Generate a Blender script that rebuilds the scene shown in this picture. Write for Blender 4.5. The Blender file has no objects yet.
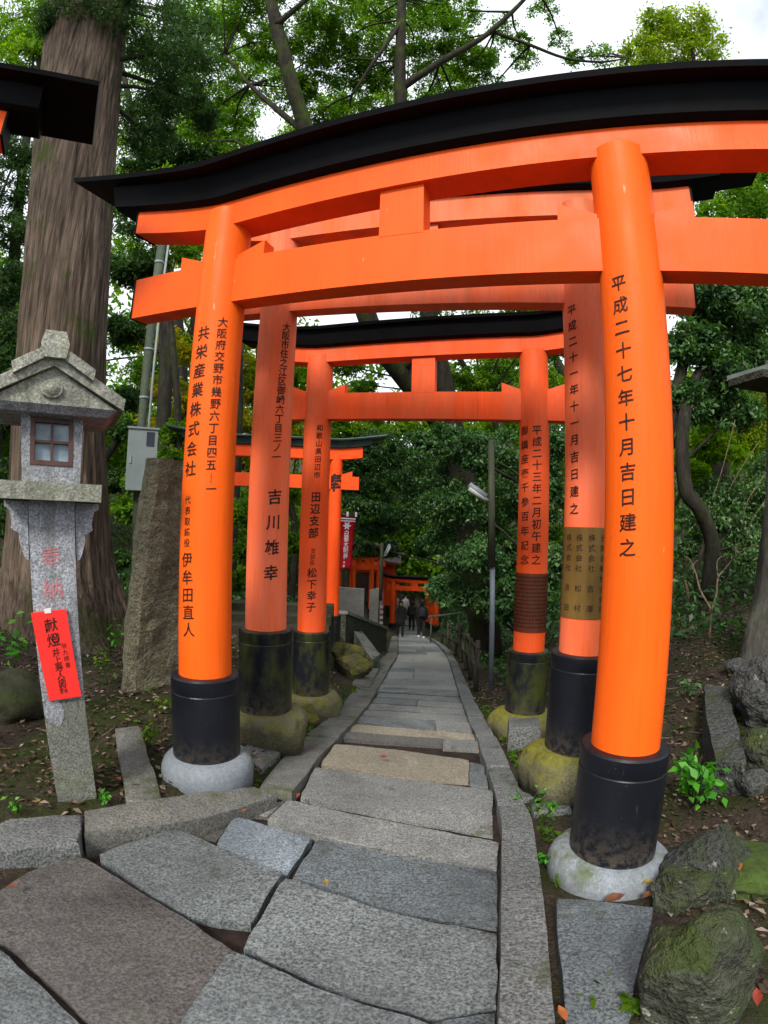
import bpy, bmesh, math, random
import numpy as np
from mathutils import Vector, Matrix, noise as mnoise

random.seed(7); RNG = np.random.default_rng(7)
SC = bpy.context.scene
COL = SC.collection
PI = math.pi

# ------------------------------------------------------------------ lens (a wide fisheye phone lens), used to measure the place
F = 542.7; PITCH = math.radians(1.69); ROLL = math.radians(1.62)
def ray(x, y):
    x = x - 384.0; y = y - 512.0
    r = math.hypot(x, y); th = 2 * math.atan(r / (2 * F))
    s = math.sin(th) / r if r > 1e-9 else 1 / F
    dx, dy, dz = x * s, -y * s, -math.cos(th)
    c, n = math.cos(ROLL), math.sin(ROLL)
    dx, dy = c * dx - n * dy, n * dx + c * dy
    X, Y, Z = dx, -dz, dy
    c, n = math.cos(PITCH), math.sin(PITCH)
    return Vector((X, c * Y - n * Z, n * Y + c * Z))
def at(x, y, Y):                       # the point seen at a pixel, Y metres ahead
    d = ray(x, y); return d * (Y / d.y)
def atd(x, y, D):                      # the same at D metres along the ground
    d = ray(x, y); return d * (D / math.hypot(d.x, d.y))

# ------------------------------------------------------------------ terrain (camera at the origin)
PY = [-6, -2, 0, 1.2, 2.3, 3.2, 3.8, 4.8, 5.7, 6.8, 8, 9.4, 11.5, 14.2, 17.5, 24.5, 34, 46, 70]
PZ = [-.9, -1.15, -1.28, -1.43, -1.59, -1.70, -1.79, -1.96, -2.13, -2.33, -2.49, -2.67, -2.95, -3.34, -3.79, -4.94, -6.1, -6.4, -5.0]
XLY = [0, 1.85, 3.1, 3.8, 4.8, 5.7, 6.8, 8, 9.4, 11.5, 14.2, 17.5, 24.5, 34, 70]
XL = [-3.0, -1.55, -.55, -.48, -.38, -.28, -.18, -.08, .05, .24, .47, .57, .80, 1.0, 2]
XRY = [0, 1.2, 2, 3.18, 4.8, 6.8, 8, 9.4, 11.5, 14.2, 17.5, 24.5, 34, 70]
XR = [.12, .37, .53, .75, .92, 1.12, 1.22, 1.35, 1.54, 1.77, 1.87, 2.10, 2.3, 3.3]
def zP(y): return float(np.interp(y, PY, PZ))
def xl(y): return float(np.interp(y, XLY, XL))
def xr(y): return float(np.interp(y, XRY, XR))
def sst(a, b, t):
    t = min(1, max(0, (t - a) / (b - a))); return t * t * (3 - 2 * t)
def zG(x, y):
    p = zP(y); l, r = xl(y), xr(y)
    if l <= x <= r: return p - .06
    if x < l:
        d = l - x
        far = np.interp(y, [0, 3, 5, 9, 14, 24, 40], [-1.50, -1.50, -1.46, -1.75, -2.3, -4.2, -4.6])
        edge = p + (.02 if y > 3.1 else .0)
        z = edge + (p + .14 - edge) * sst(.15, .5, d)
        z += (max(far, p + .1) - p - .14) * sst(.45, 1.5, d)
        z += .16 * max(0, d - 2.5) + .12 * max(0, d - 8)
    else:
        d = x - r
        far = np.interp(y, [0, 5, 9, 14, 24, 40], [-1.5, -1.45, -1.45, -2.6, -4.6, -4.6])
        edge = p - .05
        z = edge + .03 * sst(.3, .8, d)
        z += (max(far, p + .06) - edge - .03) * sst(.95, 2.4, d)
        z += .13 * max(0, d - 1.2) + .12 * max(0, d - 8)
    if y > 36: z += .25 * (y - 36)
    return z
def ground(px, py, dz=0):              # where the ray of a pixel meets the ground
    d = ray(px, py); t = .8
    while t < 60:
        P = d * t
        if P.z < zG(P.x, P.y) + dz: break
        t *= 1.01
    lo, hi = t / 1.01, t
    for _ in range(20):
        m = (lo + hi) / 2; P = d * m
        if P.z < zG(P.x, P.y) + dz: hi = m
        else: lo = m
    return d * hi
def onpath(px, py, h=0.0, fn=zP):
    d = ray(px, py); lo, hi = .8, 60
    for _ in range(50):
        m = (lo + hi) / 2; P = d * m
        if P.z < fn(P.y) + h: hi = m
        else: lo = m
    return d * hi

# ------------------------------------------------------------------ node helpers
class Mat:
    def __init__(s, name, rough=.6, spec=.4):
        s.m = bpy.data.materials.new(name); s.m.use_nodes = True
        s.t = s.m.node_tree; s.n = s.t.nodes; s.b = s.n['Principled BSDF']
        s.b.inputs['Roughness'].default_value = rough
        s.b.inputs['Specular IOR Level'].default_value = spec
        s.tc = s.n.new('ShaderNodeTexCoord')
    def link(s, a, b): s.t.links.new(a, b)
    def coord(s, scale=(1, 1, 1), src='Object'):
        if scale == (1, 1, 1): return s.tc.outputs[src]
        mp = s.n.new('ShaderNodeMapping'); mp.inputs['Scale'].default_value = scale
        s.link(s.tc.outputs[src], mp.inputs['Vector']); return mp.outputs[0]
    def noise(s, scale, detail=4, rough=.55, vec=None, dist=0.0):
        n = s.n.new('ShaderNodeTexNoise'); n.inputs['Scale'].default_value = scale
        n.inputs['Detail'].default_value = detail; n.inputs['Roughness'].default_value = rough
        n.inputs['Distortion'].default_value = dist
        s.link(vec if vec is not None else s.tc.outputs['Object'], n.inputs['Vector']); return n.outputs[0]
    def ramp(s, fac, stops):
        r = s.n.new('ShaderNodeValToRGB'); e = r.color_ramp.elements
        while len(e) < len(stops): e.new(.5)
        for i, (p, c) in enumerate(stops):
            e[i].position = p; e[i].color = (c, c, c, 1) if not isinstance(c, tuple) else (*c, 1)
        s.link(fac, r.inputs[0]); return r.outputs[0]
    def mix(s, fac, a, b, mode='MIX'):
        m = s.n.new('ShaderNodeMix'); m.data_type = 'RGBA'; m.blend_type = mode
        for sock, v in ((m.inputs[0], fac), (m.inputs[6], a), (m.inputs[7], b)):
            if isinstance(v, (int, float)): sock.default_value = v
            elif isinstance(v, tuple): sock.default_value = (*v, 1)
            else: s.link(v, sock)
        return m.outputs[2]
    def math(s, op, a, b=None):
        m = s.n.new('ShaderNodeMath'); m.operation = op
        for i, v in enumerate((a, b)):
            if v is None: continue
            if isinstance(v, (int, float)): m.inputs[i].default_value = v
            else: s.link(v, m.inputs[i])
        return m.outputs[0]
    def sep(s, out=2, src='Object'):
        x = s.n.new('ShaderNodeSeparateXYZ'); s.link(s.tc.outputs[src], x.inputs[0]); return x.outputs[out]
    def up(s):
        g = s.n.new('ShaderNodeNewGeometry'); x = s.n.new('ShaderNodeSeparateXYZ')
        s.link(g.outputs['Normal'], x.inputs[0]); return x.outputs[2]
    def color(s, c):
        if isinstance(c, tuple): s.b.inputs['Base Color'].default_value = (*c, 1)
        else: s.link(c, s.b.inputs['Base Color'])
    def rough(s, c): s.link(c, s.b.inputs['Roughness'])
    def bump(s, h, strength=.3, dist=.01):
        b = s.n.new('ShaderNodeBump'); b.inputs['Strength'].default_value = strength
        b.inputs['Distance'].default_value = dist
        s.link(h, b.inputs['Height']); s.link(b.outputs[0], s.b.inputs['Normal'])
    def attr(s, name):
        a = s.n.new('ShaderNodeAttribute'); a.attribute_name = name; return a

def m_plain(name, c, rough=.6, var=.25, scale=6, spec=.4):
    m = Mat(name, rough, spec)
    n = m.noise(scale, 5)
    m.color(m.mix(m.ramp(n, [(.3, 0.), (.7, 1.)]), tuple(k * (1 - var) for k in c), tuple(min(1, k * (1 + var)) for k in c)))
    m.bump(m.noise(scale * 12, 3), .15, .004)
    return m.m
def m_stone(name, a, b, grain=110, moss=0.0, mosscol=(.055, .075, .012), speck=.6, bump=.5, big=2.2, lichen=0.0, wet=0.0, streak=0.0, bumpd=.006):
    m = Mat(name, .78, .3)
    base = m.mix(m.ramp(m.noise(big, 5, .6), [(.32, 0.), (.68, 1.)]), a, b)
    g = m.noise(grain, 2, .7)
    base = m.mix(speck, base, m.mix(m.ramp(g, [(.36, 0.), (.5, .5), (.66, 1.)]), tuple(k * .35 for k in a), tuple(min(1, k * 1.9) for k in b)))
    g2 = m.noise(grain * .33, 3, .7)
    base = m.mix(.35, base, m.ramp(g2, [(.38, (.02, .02, .022)), (.6, b)]), 'OVERLAY')
    st = m.ramp(m.noise(1.3, 6, .65, dist=.6), [(.42, 0.), (.62, 1.)])
    base = m.mix(m.math('MULTIPLY', st, .35), base, tuple(k * .45 for k in a))
    if streak:
        f = m.ramp(m.noise(1.0, 5, .65, m.coord((13, 13, 1.1))), [(.45, 0.), (.62, 1.)])
        base = m.mix(m.math('MULTIPLY', f, streak), base, (.085, .088, .078))
    if moss:
        f = m.ramp(m.noise(3.1, 6, .7), [(.62 - .3 * moss, 0.), (.72 - .22 * moss, 1.)])
        u = m.ramp(m.math('ADD', m.up(), m.math('MULTIPLY', m.noise(9, 4), .8)), [(.35, 0.25), (1.0, 1.)])
        mc = m.mix(m.noise(30, 4), tuple(k * .45 for k in mosscol), tuple(k * 1.7 for k in mosscol))
        base = m.mix(m.math('MULTIPLY', f, u), base, mc)
    if lichen:
        f = m.ramp(m.noise(14, 5, .7), [(.68 - .2 * lichen, 0.), (.72 - .18 * lichen, 1.)])
        base = m.mix(m.math('MULTIPLY', f, .8), base, (.34, .36, .28))
    dp = m.ramp(m.noise(.55, 5, .6, dist=.8), [(.40, 0.), (.60, 1.)])
    base = m.mix(m.math('MULTIPLY', dp, .38), base, tuple(k * .55 for k in a))
    pt = m.ramp(m.noise(2.8, 7, .75), [(.60, 0.), (.70, 1.)])
    base = m.mix(m.math('MULTIPLY', pt, .35), base, tuple(min(1, k * 1.25) for k in b))
    m.color(base)
    h = m.math('ADD', m.math('MULTIPLY', g, .5), m.math('ADD', m.noise(grain * .25, 4), m.math('MULTIPLY', m.noise(5, 6, .65), 3.0)))
    m.bump(h, bump, bumpd)
    if wet: m.rough(m.ramp(st, [(0., .8), (1., .8 - wet)]))
    return m.m
def m_paint(name, c, fade=(0.8, .25, .17), fadeamt=0.0, stain=0.0, stainz=(1.0, 2.0), rough=.42):
    m = Mat(name, rough, .16)
    v = m.coord((5, 5, .8))
    n = m.noise(1.0, 6, .6, v)
    col = m.mix(m.ramp(n, [(.3, 0.), (.7, 1.)]), tuple(k * .9 for k in c), tuple(min(1, k * 1.1) for k in c))
    if fadeamt:
        f = m.ramp(m.noise(1.2, 5, .6, m.coord((3, 3, .6))), [(.55 - fadeamt * .4, 0.), (.75 - fadeamt * .35, 1.)])
        col = m.mix(m.math('MULTIPLY', f, min(1, fadeamt)), col, fade)
    if stain:
        zf = m.ramp(m.math('ADD', m.sep(2), m.math('MULTIPLY', m.noise(3, 4), .6)), [(0., 0.), (1., 1.)])
        mr = m.n.new('ShaderNodeMapRange'); mr.inputs[1].default_value = stainz[0]; mr.inputs[2].default_value = stainz[1]
        m.link(m.sep(2), mr.inputs[0])
        f = m.ramp(m.noise(2.2, 6, .7, m.coord((1.4, 1.4, .45))), [(.45, 0.), (.66, 1.)])
        col = m.mix(m.math('MULTIPLY', m.math('MULTIPLY', f, mr.outputs[0]), stain), col, (.13, .11, .045))
    dr = m.ramp(m.noise(1.0, 5, .7, m.coord((17, 17, .55))), [(.60, 0.), (.72, 1.)])
    col = m.mix(m.math('MULTIPLY', m.math('MULTIPLY', dr, m.ramp(m.noise(1.7, 4), [(.42, 0.), (.62, 1.)])), .42), col, tuple(k * .42 for k in c))
    gr = m.noise(1.0, 4, .7, m.coord((70, 70, 2.2)))
    col = m.mix(m.math('MULTIPLY', m.ramp(gr, [(.35, 1.), (.5, 0.)]), .16), col, tuple(k * .5 for k in c))
    sc = m.ramp(m.noise(1.0, 3, .6, m.coord((38, 38, 6))), [(.70, 0.), (.725, 1.)])
    col = m.mix(m.math('MULTIPLY', m.math('MULTIPLY', sc, m.ramp(m.noise(2.6, 3), [(.55, 0.), (.62, 1.)])), .55), col, (.85, .45, .25))
    ch = m.ramp(m.noise(23, 5, .75), [(.715, 0.), (.74, 1.)])
    col = m.mix(m.math('MULTIPLY', ch, .45), col, (.75, .32, .16))
    sp = m.ramp(m.noise(60, 2, .5), [(.755, 0.), (.77, 1.)])
    col = m.mix(m.math('MULTIPLY', sp, .5), col, (.12, .03, .01))
    m.color(col)
    m.rough(m.ramp(m.noise(4, 5), [(.3, rough - .08), (.7, rough + .14)]))
    m.bump(m.math('ADD', m.math('MULTIPLY', gr, .7), m.math('ADD', m.math('MULTIPLY', m.noise(8, 3), .8), m.math('MULTIPLY', ch, -.6))), .22, .006)
    return m.m
def m_leaf(name, stops, rough=.45, trans=.35, spec=.4):
    m = Mat(name, rough, spec)
    c = m.ramp(m.attr('tint').outputs['Fac'], stops)
    m.color(c)
    tr = m.n.new('ShaderNodeBsdfTranslucent'); m.link(m.mix(1.0, c, (1.15, 1.35, .4), 'MULTIPLY'), tr.inputs[0])
    mx = m.n.new('ShaderNodeMixShader'); mx.inputs[0].default_value = trans
    out = m.n['Material Output']
    m.link(m.b.outputs[0], mx.inputs[1]); m.link(tr.outputs[0], mx.inputs[2]); m.link(mx.outputs[0], out.inputs[0])
    return m.m
def m_bark(name, a, b, vs=(14, 14, 1.1), bump=.9, moss=0.0):
    m = Mat(name, .9, .15)
    v = m.coord(vs)
    n = m.noise(1.0, 8, .65, v, .12)
    n2 = m.noise(3.2, 4, .6, v)
    col = m.mix(m.ramp(n, [(.36, 0.), (.62, 1.)]), a, b)
    col = m.mix(m.math('MULTIPLY', m.ramp(n2, [(.4, 1.), (.6, 0.)]), .4), col, tuple(k * .4 for k in a))
    col = m.mix(m.math('MULTIPLY', m.ramp(m.noise(.9, 4), [(.45, 0.), (.65, 1.)]), .45), col, tuple(k * .55 for k in a))
    if moss:
        f = m.ramp(m.noise(1.6, 6, .7), [(.6 - .3 * moss, 0.), (.75 - .3 * moss, 1.)])
        col = m.mix(f, col, m.mix(m.noise(25, 3), (.014, .026, .005), (.06, .085, .012)))
    m.color(col)
    m.bump(m.math('ADD', n, m.math('MULTIPLY', n2, .5)), bump, .03)
    return m.m

M = {}
M['vermilion'] = m_paint('vermilion_paint', (.90, .124, .009))
M['vermilion_top'] = m_paint('vermilion_beam', (.88, .104, .008))
M['faded'] = m_paint('faded_vermilion', (.95, .140, .032), (.95, .26, .15), .52, .5, (1.2, 3.8), .55)
M['vermilion_old'] = m_paint('old_vermilion', (.92, .098, .015), (.90, .23, .12), .3, .3, (1.0, 3.6), .5)
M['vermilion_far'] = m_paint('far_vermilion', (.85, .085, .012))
M['black'] = m_plain('black_lacquer', (.0035, .004, .005), .55, .3, 5, .07)
M['footblack'] = None
def m_foot(name, moss):
    m = Mat(name, .34, .3)
    n = m.noise(3, 5)
    col = m.mix(n, (.004, .005, .008), (.010, .012, .018))
    d = m.ramp(m.noise(60, 4, .7), [(.66, 0.), (.72, 1.)])
    col = m.mix(m.math('MULTIPLY', d, .35), col, (.12, .12, .11))
    if moss:
        f = m.ramp(m.noise(2.4, 6, .7, m.coord((2, 2, 1))), [(.44, 0.), (.6, 1.)])
        col = m.mix(m.math('MULTIPLY', f, moss), col, (.045, .055, .012))
    mr = m.n.new('ShaderNodeMapRange'); mr.inputs[1].default_value = .30; mr.inputs[2].default_value = .02; m.link(m.sep(2), mr.inputs[0])
    sp = m.math('MULTIPLY', m.math('POWER', mr.outputs[0], 1.6), m.ramp(m.noise(26, 6, .75), [(.42, 0.), (.58, 1.)]))
    col = m.mix(m.math('MULTIPLY', sp, .8), col, (.085, .07, .052))
    sf = m.ramp(m.noise(1.0, 5, .7, m.coord((30, 30, 4))), [(.66, 0.), (.72, 1.)])
    col = m.mix(m.math('MULTIPLY', sf, .30), col, (.09, .09, .095))
    m.color(col); m.bump(m.math('ADD', m.noise(40, 3), m.noise(5, 4)), .2, .006)
    m.rough(m.ramp(n, [(.3, .32), (.7, .5)]))
    return m.m
M['foot'] = m_foot('black_pillar_foot', 0); M['footmoss'] = m_foot('mossy_black_foot', .85)
def m_ink():
    m = Mat('black_ink', .6, .2)
    f = m.ramp(m.noise(48, 5, .7), [(.50, 0.), (.72, .75)])
    m.color(m.mix(f, (.020, .011, .009), (.22, .045, .012))); return m.m
M['ink'] = m_ink()
M['footing'] = m_stone('pale_concrete', (.23, .26, .29), (.35, .385, .415), 140, .35, (.09, .115, .045), .2, .2)
M['footmossstone'] = m_stone('mossy_footing', (.12, .115, .08), (.22, .205, .14), 80, .85, (.135, .13, .016), .5, .9)
M['slab_grey'] = m_stone('grey_granite', (.120, .138, .140), (.215, .240, .240), 85, .08, (.05, .06, .03), speck=.7, bump=1.0, wet=.3)
M['slab_blue'] = m_stone('blue_granite', (.16, .195, .22), (.27, .315, .345), 85, 0, speck=.6, bump=.7)
M['slab_light'] = m_stone('pale_granite', (.175, .184, .180), (.275, .282, .270), 85, .06, (.06, .07, .03), speck=.6, bump=.7)
M['slab_brown'] = m_stone('brown_granite', (.100, .097, .092), (.172, .164, .155), 85, .05, (.05, .06, .03), speck=.65, bump=1.0, wet=.25)
M['slab_yellow'] = m_stone('yellow_granite', (.235, .215, .165), (.345, .315, .25), 90, 0, speck=.55, bump=.6)
M['slab_dark'] = m_stone('dark_granite', (.098, .116, .124), (.175, .203, .213), 85, .05, (.05, .06, .03), speck=.65, bump=1.0, wet=.3)
M['kerb'] = m_stone('kerb_granite', (.125, .135, .135), (.215, .225, .22), 80, .2, (.05, .065, .02), .75, 1.0)
M['kerbleft'] = m_stone('kerb_weathered', (.135, .135, .122), (.22, .22, .20), 85, .35, (.06, .075, .025), .6, .8)
M['lantern'] = m_stone('lantern_granite', (.25, .265, .285), (.42, .44, .47), 95, .18, (.09, .10, .05), speck=.6, bump=.5, streak=.5)
M['lanternmoss'] = m_stone('mossy_lantern_granite', (.26, .26, .22), (.40, .41, .36), 80, .6, (.075, .10, .025), .5, .8, lichen=.45, streak=.6)
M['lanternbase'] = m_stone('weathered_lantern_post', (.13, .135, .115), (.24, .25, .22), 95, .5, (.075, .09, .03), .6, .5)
M['monolith'] = m_stone('rough_monolith', (.17, .155, .10), (.33, .31, .22), 60, .45, (.10, .11, .03), bumpd=.03, speck=.45, bump=1.0, lichen=.35)
M['rockmoss'] = m_stone('mossy_rock', (.045, .048, .040), (.10, .10, .082), 45, .95, (.034, .052, .008), bumpd=.03, speck=.5, bump=1.0, lichen=.3)
M['mossgreen'] = m_stone('green_moss', (.022, .03, .008), (.045, .055, .014), 120, 1.0, (.042, .075, .008), .4, 1.0)
M['mound'] = m_stone('mossy_earth', (.025, .02, .014), (.05, .04, .028), 40, .7, (.022, .034, .006), .3, .9)
M['rock'] = m_stone('grey_rock', (.060, .065, .062), (.125, .130, .125), 40, .4, (.04, .055, .012), bumpd=.03, speck=.5, bump=1.0, lichen=.3)
M['rockyellow'] = m_stone('yellow_mossy_rock', (.07, .066, .045), (.14, .13, .09), 60, .9, (.13, .125, .012), bumpd=.03, speck=.5, bump=1.0)
M['concrete'] = m_stone('wall_concrete', (.20, .20, .18), (.28, .28, .26), 70, .3, (.05, .06, .03), .25, .4)
M['text_red'] = m_plain('red_carved_paint', (.50, .16, .18), .8)
M['plaque'] = m_plain('red_board', (.83, .028, .020), .5, .06, 8)
M['banner'] = m_plain('red_cloth', (.62, .012, .028), .8, .15, 6)
M['white'] = m_plain('white_paint', (.75, .75, .74), .6, .06)
M['wood_dark'] = m_plain('dark_brown_wood', (.075, .035, .028), .6, .3, 12)
M['lamptube'] = m_plain('dusty_lamp_tube', (.34, .35, .34), .5, .1)
M['paper'] = m_plain('frosted_pane', (.20, .27, .32), .3, .5, 9)
M['greybox'] = m_plain('grey_steel_box', (.16, .20, .20), .45, .1, 5)
M['boxlabel'] = m_plain('dark_meter_glass', (.02, .03, .04), .2, .3)
M['pole'] = m_stone('galvanised_pole', (.06, .085, .055), (.12, .15, .11), 30, .2, (.05, .07, .03), .2, .3)
M['polemetal'] = m_plain('blue_grey_steel', (.16, .18, .21), .5, .2, 5)
M['polewood'] = m_bark('pole_wood', (.03, .035, .02), (.07, .075, .05), (12, 12, 1), .4)
M['brass'] = None
def m_brass(name, a, b, rough):
    m = Mat(name, rough, .5); m.b.inputs['Metallic'].default_value = .2
    n = m.noise(1, 5, .6, m.coord((9, 9, 1.5)))
    m.color(m.mix(m.ramp(n, [(.3, 0.), (.7, 1.)]), a, b)); m.bump(m.noise(60, 2), .08, .003); return m.m
M['brass'] = m_brass('brass_plate', (.26, .15, .035), (.46, .29, .08), .4)
M['copper'] = m_brass('brown_copper_plate', (.20, .05, .025), (.38, .11, .05), .38)
M['plateline'] = m_plain('plate_engraving', (.015, .008, .005), .7)
M['cedar'] = m_bark('cedar_bark', (.038, .028, .020), (.20, .150, .112), (24, 24, .8), 1.0, .18)
M['bark'] = m_bark('dark_bark', (.018, .017, .013), (.05, .045, .034), (9, 9, 2), .7, .25)
M['barkmoss'] = m_bark('mossy_bark', (.018, .016, .012), (.045, .039, .028), (8, 8, 2), .8, .38)
M['rockdark'] = m_stone('dark_mossy_rock', (.040, .044, .040), (.085, .09, .082), 40, .6, (.03, .045, .010), bumpd=.03, speck=.5, bump=1.0, lichen=.25)
M['barkgrey'] = m_bark('grey_lichen_bark', (.05, .05, .042), (.13, .13, .11), (9, 9, 2), .7, .25)
M['barkpale'] = m_bark('pale_sapling_bark', (.10, .075, .045), (.26, .20, .13), (25, 25, 5), .4)
M['cloth_black'] = m_plain('black_cloth', (.012, .012, .013), .9, .3, 9)
M['cloth_navy'] = m_plain('navy_cloth', (.016, .018, .028), .9, .3, 9)
M['cloth_grey'] = m_plain('grey_cloth', (.22, .21, .20), .9, .3, 9)
M['cloth_pale'] = m_plain('pale_cloth', (.42, .40, .38), .9, .2, 9)
M['skin'] = m_plain('skin', (.50, .29, .20), .55, .05)
M['hair'] = m_plain('black_hair', (.012, .010, .009), .5, .3)
M['shoe'] = m_plain('white_shoe', (.6, .6, .58), .6, .1)
M['bamboo'] = m_bark('fence_wood', (.03, .028, .020), (.085, .075, .055), (18, 18, 3), .4, .15)
M['roofdark'] = m_plain('weathered_roof', (.035, .04, .036), .7, .3, 8)
M['copperroof'] = m_plain('green_copper_roof', (.030, .060, .050), .55, .4, 6)
M['tincover'] = m_plain('weathered_tin', (.22, .27, .25), .5, .25, 6)
# soil, moss and litter
def m_soil():
    m = Mat('forest_soil', .95, .15)
    col = m.mix(m.ramp(m.noise(2.6, 7, .65), [(.35, 0.), (.65, 1.)]), (.018, .014, .011), (.052, .040, .030))
    col = m.mix(m.math('MULTIPLY', m.ramp(m.noise(45, 4, .7), [(.4, 0.), (.62, 1.)]), .6), col, (.11, .085, .062))
    ms = m.ramp(m.noise(1.1, 7, .72, dist=.5), [(.47, 0.), (.58, 1.)])
    col = m.mix(m.math('MULTIPLY', ms, .9), col, m.mix(m.noise(22, 4), (.010, .018, .003), (.05, .070, .012)))
    m.color(col)
    m.bump(m.math('ADD', m.noise(30, 6, .7), m.math('MULTIPLY', m.noise(120, 3), .5)), .8, .03)
    return m.m
M['soil'] = m_soil()
def m_bed():
    m = Mat('path_bed_soil', .95, .15)
    col = m.mix(m.ramp(m.noise(9, 6, .65), [(.35, 0.), (.65, 1.)]), (.018, .013, .011), (.05, .036, .03))
    m.color(col); m.bump(m.noise(60, 5, .7), .7, .02); return m.m
M['bed'] = m_bed()
def m_farpath():
    m = Mat('far_paving', .8, .25)
    base = m.mix(m.ramp(m.noise(2.0, 6, .65), [(.35, 0.), (.65, 1.)]), (.17, .175, .17), (.26, .265, .255))
    g = m.noise(70, 3, .7)
    base = m.mix(.5, base, m.ramp(g, [(.36, (.06, .06, .06)), (.64, (.38, .38, .36))]))
    lf = m.ramp(m.noise(28, 3, .7), [(.69, 0.), (.72, 1.)])
    base = m.mix(m.math('MULTIPLY', lf, .6), base, (.30, .25, .15))
    m.color(base); m.bump(g, .5, .006); return m.m
M['farpath'] = m_farpath()
LEAF = {
 'dark': m_leaf('glossy_dark_leaf', [(0., (.018, .046, .016)), (.5, (.048, .122, .036)), (.8, (.095, .20, .052)), (1., (.18, .30, .075))], .42, .32, .32),
 'mid': m_leaf('green_leaf', [(0., (.034, .090, .006)), (.5, (.090, .205, .010)), (.8, (.19, .33, .016)), (1., (.33, .42, .02))], .5, .55, .22),
 'bright': m_leaf('bright_leaf', [(0., (.06, .15, .006)), (.5, (.16, .31, .010)), (.8, (.30, .44, .016)), (1., (.42, .48, .02))], .5, .58, .22),
 'maple': m_leaf('yellow_maple_leaf', [(0., (.12, .22, .010)), (.45, (.32, .38, .014)), (.75, (.62, .44, .016)), (1., (.66, .25, .015))], .5, .58, .22),
 'cedar': m_leaf('cedar_spray', [(0., (.015, .040, .012)), (.6, (.042, .095, .020)), (1., (.07, .17, .03))], .6, .3, .2),
 'olive': m_leaf('olive_leaf', [(0., (.08, .15, .008)), (.5, (.20, .29, .012)), (1., (.42, .42, .02))], .5, .58, .22),
 'grey': m_leaf('greygreen_leaf', [(0., (.034, .076, .026)), (.5, (.085, .175, .055)), (1., (.18, .33, .12))], .42, .3, .3),
 'plant': m_leaf('fresh_plant_leaf', [(0., (.02, .14, .010)), (.6, (.065, .30, .018)), (1., (.16, .46, .03))], .45, .38, .3),
 'litter': m_leaf('dead_leaf', [(0., (.022, .014, .010)), (.45, (.070, .042, .027)), (.68, (.17, .12, .08)), (.84, (.34, .29, .24)), (.94, (.20, .045, .02)), (1., (.34, .15, .03))], .7, .1, .25),
}

# ------------------------------------------------------------------ object helpers
ROOT = {}
def tag(o, label=None, cat=None, group=None, kind=None):
    if label: o['label'] = label
    if cat: o['category'] = cat
    if group: o['group'] = group
    if kind: o['kind'] = kind
    return o
def thing(name, label, cat, loc, group=None):
    o = bpy.data.objects.new(name, None); COL.objects.link(o); o.location = loc
    o.empty_display_size = .1
    ROOT[o] = Vector(loc); return tag(o, label, cat, group)
def mesh_obj(name, me, mat, parent=None, smooth=False, loc=None):
    if mat is not None:
        for k in (mat if isinstance(mat, list) else [mat]): me.materials.append(k)
    o = bpy.data.objects.new(name, me); COL.objects.link(o)
    off = None
    if parent is not None:
        o.parent = parent; off = ROOT[parent]; ROOT[o] = off
    elif loc is not None:
        off = Vector(loc); o.location = off; ROOT[o] = off
    else: ROOT[o] = Vector((0, 0, 0))
    if off is not None and off.length > 0: me.transform(Matrix.Translation(-off))
    if smooth: me.polygons.foreach_set('use_smooth', [True] * len(me.polygons))
    return o
def put(name, bm, mat, parent=None, smooth=False, loc=None, bev=0, seg=2, autos=None):
    if bev:
        es = [e for e in bm.edges if len(e.link_faces) == 2 and e.calc_face_angle(0) > .5]
        bmesh.ops.bevel(bm, geom=es, offset=bev, segments=seg, affect='EDGES', clamp_overlap=True, profile=.6)
    bmesh.ops.recalc_face_normals(bm, faces=bm.faces)
    me = bpy.data.meshes.new(name); bm.to_mesh(me); bm.free()
    o = mesh_obj(name, me, mat, parent, smooth, loc)
    if autos is not None:
        me.polygons.foreach_set('use_smooth', [True] * len(me.polygons))
        b2 = bmesh.new(); b2.from_mesh(me)
        for e in b2.edges: e.smooth = not (len(e.link_faces) == 2 and e.calc_face_angle(0) > autos)
        b2.to_mesh(me); b2.free()
    return o
def box(bm, c, u, v, w):               # centre and three half vectors
    c, u, v, w = map(Vector, (c, u, v, w))
    vs = [bm.verts.new(c + u * i + v * j + w * k) for i in (-1, 1) for j in (-1, 1) for k in (-1, 1)]
    for f in ((0, 1, 3, 2), (4, 6, 7, 5), (0, 4, 5, 1), (2, 3, 7, 6), (0, 2, 6, 4), (1, 5, 7, 3)):
        bm.faces.new([vs[i] for i in f])
    return bm
def prism(bm, top, bottom):
    a = [bm.verts.new(p) for p in top]; b = [bm.verts.new(p) for p in bottom]
    bm.faces.new(a); bm.faces.new(b[::-1]); n = len(a)
    for i in range(n): bm.faces.new((a[i], b[i], b[(i + 1) % n], a[(i + 1) % n]))
    return bm
def lathe(bm, axis, prof, seg=48, cap=True):   # prof: (radius, z)
    rings = []
    for r, z in prof:
        rings.append([bm.verts.new((axis[0] + r * math.cos(2 * PI * i / seg), axis[1] + r * math.sin(2 * PI * i / seg), z)) for i in range(seg)])
    for a, b in zip(rings, rings[1:]):
        for i in range(seg): bm.faces.new((a[i], a[(i + 1) % seg], b[(i + 1) % seg], b[i]))
    if cap: bm.faces.new(rings[0][::-1]); bm.faces.new(rings[-1])
    return bm
def loft(bm, rings):
    R = [[bm.verts.new(p) for p in r] for r in rings]; n = len(R[0])
    for a, b in zip(R, R[1:]):
        for i in range(n): bm.faces.new((a[i], a[(i + 1) % n], b[(i + 1) % n], b[i]))
    bm.faces.new(R[0][::-1]); bm.faces.new(R[-1]); return bm
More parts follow.
